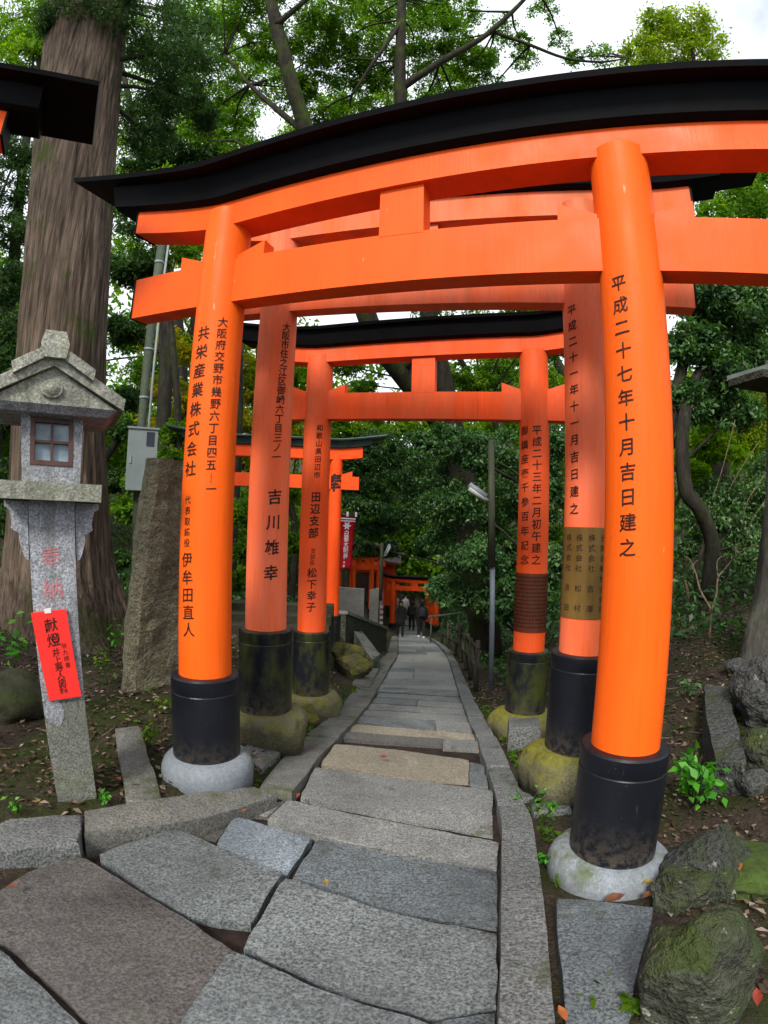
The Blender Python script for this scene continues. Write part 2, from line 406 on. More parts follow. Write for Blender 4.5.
def smooth_line(pts, rad, sub=4):
    P = [Vector(p) for p in pts]; out = []; ro = []
    for i in range(len(P) - 1):
        p0, p1, p2, p3 = P[max(0, i - 1)], P[i], P[i + 1], P[min(len(P) - 1, i + 2)]
        for k in range(sub):
            t = k / sub
            out.append(.5 * ((2 * p1) + (p2 - p0) * t + (2 * p0 - 5 * p1 + 4 * p2 - p3) * t * t + (3 * p1 - p0 - 3 * p2 + p3) * t ** 3))
            ro.append(rad[i] + (rad[i + 1] - rad[i]) * t)
    out.append(P[-1]); ro.append(rad[-1]); return out, ro
def tube(bm, pts, rad, seg=8, sub=4, rough=0.0):
    if not isinstance(rad, (list, tuple)): rad = [rad] * len(pts)
    P, R = smooth_line(pts, list(rad), sub) if sub > 1 else ([Vector(p) for p in pts], list(rad))
    ref = Vector((.3, .9, .1)); rings = []
    for i, p in enumerate(P):
        d = (P[min(i + 1, len(P) - 1)] - P[max(i - 1, 0)]).normalized()
        u = d.cross(ref)
        if u.length < .1: u = d.cross(Vector((1, 0, 0)))
        u.normalize(); v = d.cross(u)
        ring = []
        for k in range(seg):
            a = 2 * PI * k / seg; q = R[i]
            if rough: q *= 1 + rough * mnoise.noise(Vector((math.cos(a) * 2, math.sin(a) * 2, p.z * 1.5 + p.x)))
            ring.append(p + (u * math.cos(a) + v * math.sin(a)) * q)
        rings.append(ring)
    return loft(bm, rings)

# ------------------------------------------------------------------ lettering
GL = {}
def glyph(ch, bold=.008):
    if (ch, bold) in GL: return GL[(ch, bold)]
    cu = bpy.data.curves.new('glyph', 'FONT'); cu.body = ch; cu.size = 1; cu.resolution_u = 3; cu.offset = bold
    o = bpy.data.objects.new('glyph', cu); COL.objects.link(o)
    dg = bpy.context.evaluated_depsgraph_get(); dg.update()
    me = o.evaluated_get(dg).to_mesh()
    vs = [(v.co.x, v.co.y) for v in me.vertices]; fs = [tuple(p.vertices) for p in me.polygons]
    o.evaluated_get(dg).to_mesh_clear()
    bpy.data.objects.remove(o); bpy.data.curves.remove(cu)
    GL[(ch, bold)] = (vs, fs); return GL[(ch, bold)]
_ref = glyph('国')[0]
GCX = (min(p[0] for p in _ref) + max(p[0] for p in _ref)) / 2; GCY = (min(p[1] for p in _ref) + max(p[1] for p in _ref)) / 2
GH = max(p[1] for p in _ref) - min(p[1] for p in _ref)
def add_text(bm, s, places, size, mapf, slant=.10, cut=3, bold=.008, squash=1.0):
    """places: (u, v) centre of each character; mapf turns (u, v) into a point"""
    for ch, (cu_, cv_) in zip(s, places):
        if ch == ' ': continue
        vs, fs = glyph(ch, bold)
        b = bmesh.new(); k = size / GH; j = random.uniform(-.03, .03)
        V = [b.verts.new(((x - GCX) * k * (.95 + j), (y - GCY) * k * squash + (x - GCX) * k * (slant + j), 0)) for x, y in vs]
        for f in fs:
            try: b.faces.new([V[i] for i in f])
            except ValueError: pass
        for c in range(-cut, cut + 1):
            g = b.verts[:] + b.edges[:] + b.faces[:]
            bmesh.ops.bisect_plane(b, geom=g, plane_co=(c * size / (2 * cut + 1), 0, 0), plane_no=(1, 0, 0))
        mp = {}
        for v in b.verts: mp[v] = bm.verts.new(mapf(cu_ + v.co.x, cv_ + v.co.y))
        for f in b.faces:
            try: bm.faces.new([mp[v] for v in f.verts])
            except ValueError: pass
        b.free()
def hit_pillar(px, py, ax, R):
    d = ray(px, py); a = d.x ** 2 + d.y ** 2; b = -2 * (d.x * ax[0] + d.y * ax[1]); c = ax[0] ** 2 + ax[1] ** 2 - R * R
    q = b * b - 4 * a * c
    t = (-b - math.sqrt(q)) / (2 * a) if q > 0 else -b / (2 * a)
    P = d * t; c0 = math.atan2(-ax[1], -ax[0]); g = math.atan2(P.y - ax[1], P.x - ax[0]) - c0
    g = (g + PI) % (2 * PI) - PI
    return c0 + max(-1.5, min(1.5, g)), P.z
def pillar_text(name, s, top, bot, ax, Rf, parent, size, mat='ink', lift=.003, bold=.008):
    Rm = Rf(0)
    a0, z0 = hit_pillar(*top, ax, Rm); a1, z1 = hit_pillar(*bot, ax, Rm)
    n = len(s); bm = bmesh.new()
    for i, ch in enumerate(s):
        t = i / max(1, n - 1); a = a0 + (a1 - a0) * t; z = z0 + (z1 - z0) * t
        def mapf(u, v, a=a):
            r = Rf(v) + lift; q = a + u / Rf(v)
            return (ax[0] + r * math.cos(q), ax[1] + r * math.sin(q), v)
        add_text(bm, ch, [(0, z)], size, mapf, bold=bold)
    return put(name, bm, M[mat], parent)

# ------------------------------------------------------------------ torii
def bar(bm, A, u, n, s0, s1, zb, zt, h0, h1, steps=1):
    """a bar along u from s0 to s1; zb, zt give its bottom and top, h0..h1 its span along n"""
    rings = []
    for i in range(steps + 1):
        s = s0 + (s1 - s0) * i / steps
        rings.append([(A[0] + u.x * s + n.x * h, A[1] + u.y * s + n.y * h, z) for h, z in ((h0, zb(s)), (h1, zb(s)), (h1, zt(s)), (h0, zt(s)))])
    return loft(bm, rings)
def torii(label, A, B, R, z, mats, group, letters=(), taper=.92, kas=1.0, simple=False, over=(.73, .73), capmat='black'):
    """z: dict with feet bottoms, orange starts, pillar tops, nuki and shimaki heights"""
    A = Vector((*A, 0)); B = Vector((*B, 0)); W = (B - A).length; u = (B - A).normalized(); n = Vector((u.y, -u.x, 0))
    if n.y > 0: n = -n                                   # n points to the camera's side
    mid = (A + B) / 2
    T = thing('torii_gate', label, 'torii gate', (mid.x, mid.y, min(z['foot'])), group)
    pm, bmt = mats
    nz = lambda s: z['nuki'][0] + (z['nuki'][1] - z['nuki'][0]) * s / W
    nh = z['nh']; sb = z['shim']; sh = z['sh']
    ro = z.get('rout', 0)
    rise = lambda s: z.get('tilt', 0) * s + z.get('rise', .35) * (max(0, -s - 0) / 1.38) ** 1.3 + z.get('rise', .35) * (max(0, s - W - ro) / 1.38) ** 1.3
    seg = 24 if simple else 56
    pil = []
    for k, C in enumerate((A, B)):
        zt = z['top'][k]; z0 = z['orange'][k]; zf = z['foot'][k]
        Rf = lambda v, z0=z0, zt=zt: R * (1 + (taper - 1) * min(1.05, max(-.1, (v - z0) / (zt - z0))))
        bm = bmesh.new()
        prof = [(Rf(v), v) for v in np.linspace(z0 - .05, zt - .012, 24)] + [(Rf(zt) - .012, zt)]
        lathe(bm, C, prof, seg)
        p = put('pillar', bm, pm, T, autos=.6); pil.append((p, C, Rf))
        bm = bmesh.new(); f = R * z.get('fr', 1.30)
        lathe(bm, C, [(f * 1.0, zf - .04), (f, z0 - .105), (f * .985, z0 - .1), (f * .985, z0 - .094), (f, z0 - .088), (f, z0 - .012), (f - .008, z0 - .002), (R + .004, z0)], seg)
        put('pillar_foot', bm, z['footmat'][k], p, autos=.5)
        if 'pad' in z:
            q, h, mt, wob = z['pad'][k]
            bm = bmesh.new(); rings = []
            for rr, zz in ((q * .97, -h - .15), (q * 1.0, -h * .9), (q * 1.005, -h * .7), (q * .995, -h * .5), (q * .97, -h * .3), (q * .93, -h * .12), (q * .87, 0), (q * .80, .014), (R * 1.1, .018)):
                ring = []
                for i in range(72):
                    a = 2 * PI * i / 72
                    w = 1 + wob * mnoise.noise(Vector((math.cos(a) * 1.3 + k * 7 + C.x, math.sin(a) * 1.3, zz * 3)))
                    if wob > .1: w += .10 * mnoise.noise(Vector((math.cos(a) * 3.5 + k * 3, math.sin(a) * 3.5 + C.y, zz * 14))) + .05 * mnoise.noise(Vector((math.cos(a) * 9, math.sin(a) * 9 + C.y, zz * 30)))
                    ring.append((C.x + rr * w * math.cos(a), C.y + rr * w * math.sin(a), zf + zz))
                rings.append(ring)
            loft(bm, rings); put('footing', bm, mt, p, smooth=True)
    # nuki (tie beam)
    bm = bmesh.new(); bar(bm, A, u, n, -over[0], W + over[1], lambda s: nz(s) - nh / 2, lambda s: nz(s) + nh / 2, -.07, .07)
    tb = put('tie_beam', bm, bmt, T, bev=.006)
    for e, sg in ((-over[0], -1), (W + over[1], 1)):
        bm = bmesh.new(); bar(bm, A, u, n, min(e, e + sg * .014), max(e, e + sg * .014), lambda s: nz(s) - nh / 2 - .004, lambda s: nz(s) + nh / 2 + .004, -.074, .074)
        put('end_cap', bm, M[capmat], tb)
    # wedges beside the pillars
    for C0 in (0, W):
        for sg in (-1, 1):
            bm = bmesh.new(); s0, s1 = C0 + sg * (R - .04), C0 + sg * (R + .17)
            zz = lambda s, C0=C0: nz(s) + nh / 2 + .001 + (.025 + .075 * (abs(s - C0) - R + .04) / .21)
            bar(bm, A, u, n, min(s0, s1), max(s0, s1), lambda s: nz(s) + nh / 2 - .01, zz, -.05, .055)
            put('wedge', bm, bmt, T, bev=.003, seg=1)
    # centre strut
    bm = bmesh.new(); g = z.get('strut', .125)
    bar(bm, A, u, n, W / 2 - g + .03, W / 2 + g + .03, lambda s: nz(s) + nh / 2 - .01, lambda s: sb + .05 + rise(s), -.045, .072)
    put('strut', bm, bmt, T, bev=.005)
    # shimaki (vermilion upper beam)
    ov = over[0] + .05, over[1] + .05; st = 10 if simple else 30
    bm = bmesh.new(); bar(bm, A, u, n, -ov[0], W + ov[1], lambda s: sb + rise(s), lambda s: sb + sh + rise(s), -.10, .10, st)
    sm = put('upper_beam', bm, bmt, T, bev=.006)
    for e, sg in ((-ov[0], -1), (W + ov[1], 1)):
        bm = bmesh.new(); bar(bm, A, u, n, min(e, e + sg * .014), max(e, e + sg * .014), lambda s, e=e: sb + rise(e) - .004, lambda s, e=e: sb + sh + rise(e) + .004, -.104, .104)
        put('end_cap', bm, M[capmat], sm)
    # kasagi (black roof beam and roof board)
    z0 = sb + sh + .002; rings = []; e1 = ov[0] + .22 * kas, ov[1] + .22 * kas
    for i in range(st * 2 + 1):
        s = -e1[0] + (W + sum(e1)) * i / (st * 2); r = rise(s); c = A + u * s
        rings.append([c + n * h + Vector((0, 0, z0 + zz * kas + r)) for h, zz in ((-.12, 0), (.12, 0), (.155, .02), (.20, .17), (-.20, .17), (-.155, .02))])
    bm = bmesh.new(); loft(bm, rings); kb = put('roof_beam', bm, z.get('kmat', M['black']), T, bev=.004, seg=1)
    rings = []; e2 = ov[0] + .60 * kas, ov[1] + .60 * kas; w = z.get('board', .30)
    for i in range(st * 2 + 1):
        s = -e2[0] + (W + sum(e2)) * i / (st * 2); r = rise(s); c = A + u * s
        rings.append([c + n * h + Vector((0, 0, z0 + zz * kas + r)) for h, zz in ((-w, .173), (w, .173), (w + .012, .205), (.05, .27), (-.05, .27), (-w - .012, .205))])
    bm = bmesh.new(); loft(bm, rings); put('roof_board', bm, z.get('kmat', M['black']), kb, bev=.004, seg=1)
    for s, k, top, bot, size, mat, bold in letters:
        p, C, Rf = pil[k]
        pillar_text('lettering', s, top, bot, C, Rf, p, size, mat, .003, bold)
    return T, pil

G1 = 'torii gates over the stepped path'
fm, fs = M['footmossstone'], M['footing']
T1, P1 = torii('nearest bright orange torii gate, its feet on pale concrete rings', (-1.05, 3.14), (1.14, 2.29), .16,
    dict(foot=(-1.43, -1.52), orange=(-.905, -.965), top=(1.985, 1.915), nuki=(1.475, 1.36), nh=.285, shim=1.85, sh=.175, rise=.36, rout=1.0,
         footmat=(M['foot'], M['foot']), pad=((.285, .11, fs, .03), (.300, .12, fs, .03))),
    (M['vermilion'], M['vermilion_top']), G1, over=(.73, 1.3),
    letters=[('大阪府交野市幾野六丁目四五', 0, (223, 322), (211, 465), .058, 'ink', .010), ('｜', 0, (211, 478), (211, 478), .05, 'ink', .0), ('一', 0, (211, 489), (211, 489), .06, 'ink', .004),
             ('共栄産業株式会社', 0, (203, 333), (190, 469), .082, 'ink', .012), ('代表取締役', 0, (188, 500), (187, 543), .046, 'ink', .002),
             ('伊牟田直人', 0, (187, 560), (189, 630), .080, 'ink', .008),
             ('平成二十七年十月吉日建之', 1, (618, 283), (627.5, 548), .072, 'ink', .012)])
T2, P2 = torii('faded pink torii gate, second in line, with a brass plate', (-.89, 4.13), (1.315, 3.365), .16,
    dict(foot=(-1.46, -1.43), orange=(-.80, -.765), top=(2.42, 2.30), nuki=(1.81, 1.65), nh=.26, shim=2.31, sh=.2, rise=.30, rout=.5, tilt=-.055,
         footmat=(M['footmoss'], M['foot']), pad=((.30, .15, fm, .25), (.31, .17, fm, .3))),
    (M['faded'], M['faded']), G1, 
    letters=[('大阪市住之江区御崎六丁目三ノ一', 0, (287, 327), (276.5, 457), .066, 'ink', .014), ('吉川雄幸', 0, (275, 497), (271, 573), .105, 'ink', .016),
             ('平成二十一年十一月吉日建之', 1, (571, 310), (574, 509), .066, 'ink', .012)])
T3, P3 = torii('red orange torii gate, third in line, with a brown copper plate', (-.77, 5.99), (1.50, 5.34), .16,
    dict(foot=(-1.89, -1.84), orange=(-1.16, -1.19), top=(1.93, 1.87), nuki=(1.33, 1.265), nh=.29, shim=1.83, sh=.17, rise=.25,
         footmat=(M['footmoss'], M['footmoss']), pad=((.30, .2, fm, .3), (.31, .17, fm, .3)), board=.24),
    (M['vermilion_old'], M['vermilion_old']), G1,
    letters=[('和歌山県田辺市', 0, (320, 428), (317, 475), .070, 'ink', .014), ('田辺支部', 0, (316, 497), (313.5, 533), .105, 'ink', .02),
             ('支部長', 0, (313, 551), (312, 563), .055, 'ink', .0), ('松下幸子', 0, (312, 573), (311, 607), .098, 'ink', .016),
             ('平成二十三年二月初午建之', 1, (537, 430), (536, 560), .092, 'ink', .012), ('御鎮座壱千参百年記念', 1, (524, 431), (524.5, 560), .088, 'ink', .010)])
T4, P4 = torii('orange torii gate with green copper roof behind the third gate', (-3.05, 9.5), (-.90, 9.9), .125,
    dict(foot=(-2.15, -2.2), orange=(-1.60, -1.62), top=(1.32, 1.32), nuki=(.80, .80), nh=.24, shim=1.22, sh=.2, rise=.22,
         footmat=(M['footmoss'], M['footmoss']), pad=((.2, .1, fm, .3), (.22, .12, M['rockyellow'], .3)), kmat=M['copperroof'], board=.26),
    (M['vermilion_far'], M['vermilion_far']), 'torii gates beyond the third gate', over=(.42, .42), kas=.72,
    letters=[('奉', 1, (334, 483), (334, 483), .30, 'ink', .03)])

def curved_plate(name, mat, pil, k, box_px, cols, colsize, linemat, rows=False):
    p, C, Rf = pil[k]; (xa, ya), (xb, yb) = box_px
    a0, zt = hit_pillar(xa, ya, C, Rf(0)); a1, zb = hit_pillar(xb, yb, C, Rf(0))
    bm = bmesh.new(); N = 16; rows_ = []
    for z in (zt, zb):
        rows_.append([bm.verts.new((C.x + (Rf(z) + .006) * math.cos(a0 + (a1 - a0) * i / N), C.y + (Rf(z) + .006) * math.sin(a0 + (a1 - a0) * i / N), z)) for i in range(N + 1)])
    for i in range(N): bm.faces.new((rows_[0][i], rows_[0][i + 1], rows_[1][i + 1], rows_[1][i]))
    r = bmesh.ops.solidify(bm, geom=bm.faces[:], thickness=.005)
    put(name, bm, mat, p, autos=.6)
    bm = bmesh.new()
    def mapf(a):
        return lambda u, v: (C.x + (Rf(v) + .0095) * math.cos(a + u / Rf(v)), C.y + (Rf(v) + .0095) * math.sin(a + u / Rf(v)), v)
    H = zt - zb
    if not rows:
        for i, s in enumerate(cols):
            a = a1 + (a0 - a1) * (i + .5) / len(cols)
            for j, ch in enumerate(s):
                add_text(bm, ch, [(0, zt - H * .06 - H * .88 * (j + .5) / len(s))], colsize, mapf(a), cut=1, bold=.0)
    else:
        for j in range(14):
            z = zt - H * (j + 1) / 15.5
            a = a0 + .12 * (a1 - a0)
            while a < a0 + .88 * (a1 - a0):
                da = random.uniform(.04, .14)
                e = min(a + da, a0 + .9 * (a1 - a0)); m = mapf(0)
                q = [bm.verts.new(m(x * Rf(z), z + dz)) for x, dz in ((a, -.008), (e, -.008), (e, .008), (a, .008))]
                bm.faces.new(q); a = e + .05
    put('plate_lettering', bm, linemat, p)
curved_plate('brass_plate', M['brass'], P2, 1, ((561, 527), (604, 619)), ['大阪運輸株式会社', '株式会社　吉　澤', '株式会社　松　村', '株式会社　吉　田', '大阪運輸株式会社'], .042, M['plateline'])
curved_plate('copper_plate', M['copper'], P3, 1, ((515, 572), (547, 631)), [], 0, M['plateline'], rows=True)

# the gate whose roof end hangs in at the top left
torii('torii gate whose black roof end juts in before the cedar trunk', (-4.70, .97), (-2.89, 2.03), .14,
    dict(foot=(-1.45, -1.45), orange=(-1.0, -1.0), top=(2.26, 2.26), nuki=(1.62, 1.62), nh=.26, shim=2.17, sh=.17, rise=.0,
         footmat=(M['foot'], M['foot'])), (M['vermilion'], M['vermilion_top']), 'torii gates left of the path', over=(.62, .62), kas=.85)

# far gates down the path
far_labels = ['small orange torii gate spanning the path just beyond the walking crowd', 'second orange torii gate of the far tunnel, behind the one past the crowd',
              'third orange torii gate of the far tunnel, deepest in its shade', 'orange torii gate left of the far tunnel, behind the concrete wall', 'rearmost orange torii gate left of the far tunnel']
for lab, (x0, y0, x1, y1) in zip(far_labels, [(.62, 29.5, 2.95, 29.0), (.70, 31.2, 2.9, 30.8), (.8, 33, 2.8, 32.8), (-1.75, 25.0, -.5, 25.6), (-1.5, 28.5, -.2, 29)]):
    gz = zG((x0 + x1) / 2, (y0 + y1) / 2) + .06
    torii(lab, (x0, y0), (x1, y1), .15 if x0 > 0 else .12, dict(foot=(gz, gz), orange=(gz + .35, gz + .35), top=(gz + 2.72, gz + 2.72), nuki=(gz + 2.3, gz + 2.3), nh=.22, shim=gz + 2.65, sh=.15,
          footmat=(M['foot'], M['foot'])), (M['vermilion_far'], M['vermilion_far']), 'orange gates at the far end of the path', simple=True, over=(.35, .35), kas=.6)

# ------------------------------------------------------------------ ground and path
def grid_mesh(name, xs, ys, fz, mat):
    X, Y = np.meshgrid(xs, ys); nx, ny = len(xs), len(ys)
    V = np.empty((nx * ny, 3)); V[:, 0] = X.ravel(); V[:, 1] = Y.ravel()
    V[:, 2] = [fz(a, b) for a, b in zip(V[:, 0], V[:, 1])]
    i = np.arange(nx * ny).reshape(ny, nx)
    q = np.stack([i[:-1, :-1], i[:-1, 1:], i[1:, 1:], i[1:, :-1]], -1).reshape(-1, 4)
    me = bpy.data.meshes.new(name); me.from_pydata(V.tolist(), [], q.tolist())
    return mesh_obj(name, me, mat, smooth=True)
xs = np.concatenate([np.linspace(-60, -8, 20)[:-1], np.linspace(-8, -3, 26)[:-1], np.linspace(-3, 4, 90)[:-1], np.linspace(4, 9, 26)[:-1], np.linspace(9, 60, 20)])
ys = np.concatenate([np.linspace(-12, 0, 14)[:-1], np.linspace(0, 8, 100)[:-1], np.linspace(8, 30, 70)[:-1], np.linspace(30, 90, 24)])
def zGn(x, y):
    z = zG(x, y); l, r = xl(y), xr(y)
    if l - .25 < x < r + .2: return z - .02
    d = min(abs(x - l), abs(x - r)); k = min(1, max(0, d - .2) / .5)
    return z + k * (.05 * mnoise.noise(Vector((x * 1.7, y * 1.7, 0))) + .025 * mnoise.noise(Vector((x * 6, y * 6, 3)))) - .015
tag(grid_mesh('ground', xs, ys, zGn, M['soil']), kind='structure')
# the bed under the paving
yy = np.concatenate([np.linspace(-.5, 5, 30), np.linspace(5.4, 40, 50)])
bm = bmesh.new(); prev = None
for y in yy:
    cur = [bm.verts.new((x, y, zP(y) - .045)) for x in (xl(y) - .12, xr(y) + .05)]
    if prev: bm.faces.new((prev[0], prev[1], cur[1], cur[0]))
    prev = cur
tag(put('path_bed', bm, M['bed']), kind='structure')
# far paving
bm = bmesh.new(); prev = None
for y in np.linspace(8.15, 40, 70):
    h = -.034
    cur = [bm.verts.new((x, y, zP(y) + h)) for x in (xl(y) + .02, xr(y) - .02)]
    if prev: bm.faces.new((prev[0], prev[1], cur[1], cur[0]))
    prev = cur
tag(put('path', bm, M['farpath']), kind='structure')

def slab(poly, mat, thick=.16, lift=0.0, flat=.55, bev=.011, name='paving_slab', tilt=(0, 0), rough=.009):
    P = [onpath(x, y, lift) for x, y in poly]
    yc = sum(p.y for p in P) / len(P); zc = zP(yc)
    fn = lambda y: zc + (zP(y) - zc) * (1 - flat)
    P = [onpath(x, y, lift, fn) for x, y in poly]
    cc = sum(P, Vector()) / len(P)
    P = [p + (p - cc).normalized() * .009 for p in P]
    # wander along the long edges so that no edge is ruler-straight
    Q = []
    for i, p in enumerate(P):
        q = P[(i + 1) % len(P)]; L = (q - p).length; k = max(1, int(L / .05))
        for j in range(k):
            t = j / k; w = p.lerp(q, t)
            if 0 < j: w = w + Vector((mnoise.noise(w * 9) + .5 * mnoise.noise(w * 31), mnoise.noise(w * 9 + Vector((5, 0, 0))) + .5 * mnoise.noise(w * 31 + Vector((5, 0, 0))), .2 * mnoise.noise(w * 14))) * rough
            Q.append(w)
    bm = bmesh.new(); prism(bm, Q, [Vector((q.x, q.y, q.z - thick)) for q in Q])
    top = [f for f in bm.faces if len(f.verts) > 4]
    es = [e for e in bm.edges if len(e.link_faces) == 2 and any(f in top for f in e.link_faces)]
    bmesh.ops.bevel(bm, geom=es, offset=bev, segments=3, affect='EDGES', clamp_overlap=True, profile=.5)
    return tag(put(name, bm, mat, autos=.7), kind='structure')
S = slab
S([(81, 857), (152, 899), (230, 949), (178, 1026), (160, 1050), (118, 1044), (92, 1022), (40, 970), (-3, 932), (-10, 900), (28, 872)], M['slab_brown'], lift=.0)
S([(-8, 942), (38, 985), (84, 1028), (90, 1060), (-20, 1060)], M['slab_grey'], lift=-.02)
S([(101, 854), (174, 828), (281, 873), (249, 922), (188, 913), (150, 892)], M['slab_grey'], lift=.02)
S([(236, 817), (310, 838), (287, 874), (217, 847)], M['slab_blue'], lift=0.0)
S([(181, 826), (230, 812), (267, 817), (236, 815), (214, 845)], M['slab_brown'], lift=-.03)
S([(237, 808), (266, 800), (286, 799), (267, 816)], M['slab_light'], lift=-.02)
S([(288, 800), (390, 822), (498, 842), (495, 867), (400, 852), (324, 837), (269, 819)], M['slab_light'], lift=.012)
S([(319, 840), (400, 857), (495, 871), (495, 929), (400, 911), (295, 876)], M['slab_dark'], lift=-.005)
S([(286, 878), (400, 916), (495, 933), (494, 1004), (430, 1018), (330, 990), (246, 947)], M['slab_grey'], lift=.012)
S([(233, 950), (330, 995), (425, 1024), (470, 1040), (420, 1100), (170, 1080), (184, 1020)], M['slab_grey'], lift=.03)
S([(432, 1024), (494, 1012), (490, 1060), (430, 1060)], M['slab_dark'], lift=-.01)
S([(316, 767), (400, 779), (491, 790), (492, 838), (440, 827), (370, 812), (302, 797)], M['slab_light'], lift=-.006)
S([(336, 744), (400, 750), (468, 760), (468, 784), (400, 777), (322, 764)], M['slab_yellow'], lift=.005)
S([(470, 762), (483, 765), (488, 787), (470, 785)], M['slab_grey'], lift=-.005)
S([(321, 752), (334, 745), (326, 757), (318, 765), (308, 776)], M['slab_light'], lift=-.02)
rows = [((342, 738), (478, 750), 'slab_brown'), ((348, 731), (477, 740), 'slab_yellow'), ((356.5, 723), (474, 733), 'slab_grey'), ((362, 715), (470, 722), 'slab_light'),
        ((367, 709), (467, 714.5), 'slab_light'), ((372, 702.5), (464.5, 708.5), 'slab_grey'), ((377, 696.5), (461.5, 702), 'slab_light'), ((380, 692), (460, 696.5), 'slab_grey'), ((384.5, 686), (457.5, 689.5), 'slab_light')]
for (a, b, m1), (c, d, _) in zip(rows, rows[1:]):
    g = .8
    e = random.uniform(.3, .75)
    ml = (a[0] + (b[0] - a[0]) * e, a[1] + (b[1] - a[1]) * e); mh = (c[0] + (d[0] - c[0]) * e, c[1] + (d[1] - c[1]) * e)
    if m1 in ('slab_light', 'slab_yellow'):
        S([(c[0], c[1] + g), (d[0], d[1] + g), (b[0], b[1]), (a[0], a[1])], M[m1], .12, 0, .7, .010, rough=.008)
    else:
        S([(c[0], c[1] + g), (mh[0] - .8, mh[1] + g), (ml[0] - 1, ml[1]), (a[0], a[1])], M[m1], .12, 0, .7, .010, rough=.008)
        S([(mh[0] + .8, mh[1] + g), (d[0], d[1] + g), (b[0], b[1]), (ml[0] + 1, ml[1])], M['slab_light'], .12, .006, .7, .010, rough=.008)

yf = 8.2
while yf < 26:
    dy = random.uniform(.42, .85) * (1 + .02 * yf); y1 = yf + dy - .014; zc = zP((yf + y1) / 2); cuts = [0, 1] if random.random() < .35 else [0, random.uniform(.3, .7), 1]
    for c0, c1 in zip(cuts, cuts[1:]):
        h = random.uniform(-.006, .008); tl = .012
        q = []
        for y, (u0, u1) in ((yf, (c0, c1)), (y1, (c1, c0))):
            for u in (u0, u1):
                a, b = xl(y) + .02, xr(y) - .02; x = a + (b - a) * u + (.006 if u == c0 and u > 0 else -.006 if u == c1 and u < 1 else 0)
                q.append(Vector((x, y + .015 * mnoise.noise(Vector((x * 3, yf, 2))), zc + (zP(y) - zc) * .75 + h)))
        bm = bmesh.new(); prism(bm, q, [v - Vector((0, 0, .1)) for v in q])
        tag(put('paving_slab', bm, M[random.choice(['farpath', 'farpath', 'farpath', 'slab_light', 'slab_grey'])], bev=.008), kind='structure')
    yf += dy
def kerb(pin, pout, joints, mat, h=.045, name='kerb'):
    """inner and outer edges as lines of pixels; stones cut at the joints (by distance ahead)"""
    I = [onpath(x, y, h) for x, y in pin]; O = [onpath(x, y, h) for x, y in pout]
    I.sort(key=lambda p: p.y); O.sort(key=lambda p: p.y)
    fx = lambda L, y: float(np.interp(y, [p.y for p in L], [p.x for p in L]))
    return fx, I, O
def kerb_stones(fi, fo, joints, mat, h=.045):
    for y0, y1 in zip(joints, joints[1:]):
        y1 -= .012; n = max(1, int((y1 - y0) / .12)); dh = random.uniform(-.008, .012); dx = random.uniform(-.008, .008)
        bm = bmesh.new(); L = []; R_ = []
        for i in range(n + 1):
            y = y0 + (y1 - y0) * i / n; w = .006 * mnoise.noise(Vector((y * 8, y0, 0)))
            L.append(Vector((min(fi(y), fo(y)) + dx + w, y, zP(y) + h + dh))); R_.append(Vector((max(fi(y), fo(y)) + dx - w, y, zP(y) + h + dh)))
        Q = L + R_[::-1]
        prism(bm, Q, [q - Vector((0, 0, .22)) for q in Q])
        top = [f for f in bm.faces if f.normal.z > .5 or len(f.verts) > 4]
        es = [e for e in bm.edges if len(e.link_faces) == 2 and any(len(f.verts) > 4 or abs(f.normal.z) > .8 for f in e.link_faces)]
        bmesh.ops.bevel(bm, geom=es, offset=.018, segments=3, affect='EDGES', clamp_overlap=True, profile=.5)
        tag(put('kerb', bm, mat, autos=.7), kind='structure')
lin = [(288, 798), (306, 777), (321.5, 754), (335, 741.5), (351, 726), (364, 710), (378, 687), (391, 666), (397.7, 655.5), (398, 632)]
lout = [(262, 785), (295.5, 745), (330, 718), (349.5, 694.6), (372, 671), (382, 658), (389, 648), (393, 632)]
def line_fn(pts, h):
    P = sorted([onpath(x, y, h) for x, y in pts], key=lambda p: p.y)
    Y = [p.y for p in P]; X = [p.x for p in P]
    return lambda y: float(np.interp(y, Y, X))
kerb_stones(line_fn(lin, .045), line_fn(lout, .045), [3.13, 4.0, 4.75, 5.6, 6.7, 7.7, 8.9, 10.2, 11.6, 13, 14.6, 16.5, 18.5, 21, 24], M['kerbleft'])
rin = [(497, 1023), (497.7, 994), (499.7, 929), (500, 864), (501, 825), (496, 799), (486, 765), (481, 754.5), (476, 733.6), (468, 718), (460, 694.6), (452.4, 668.5), (444.6, 650), (425, 636)]
rout = [(552, 1020), (546, 942), (539, 877), (531.5, 822.5), (512, 773), (491.5, 730), (473, 697), (460, 668), (450, 650), (428, 636)]
kerb_stones(line_fn([(496, 1060)] + rin, .045), line_fn([(554, 1060)] + rout, .045), [1.05, 2.02 + .98, 3.8, 4.9, 6.0, 7.2, 8.4, 9.8, 11.4, 13, 14.6, 16.5, 18.5, 21, 24], M['kerb'])

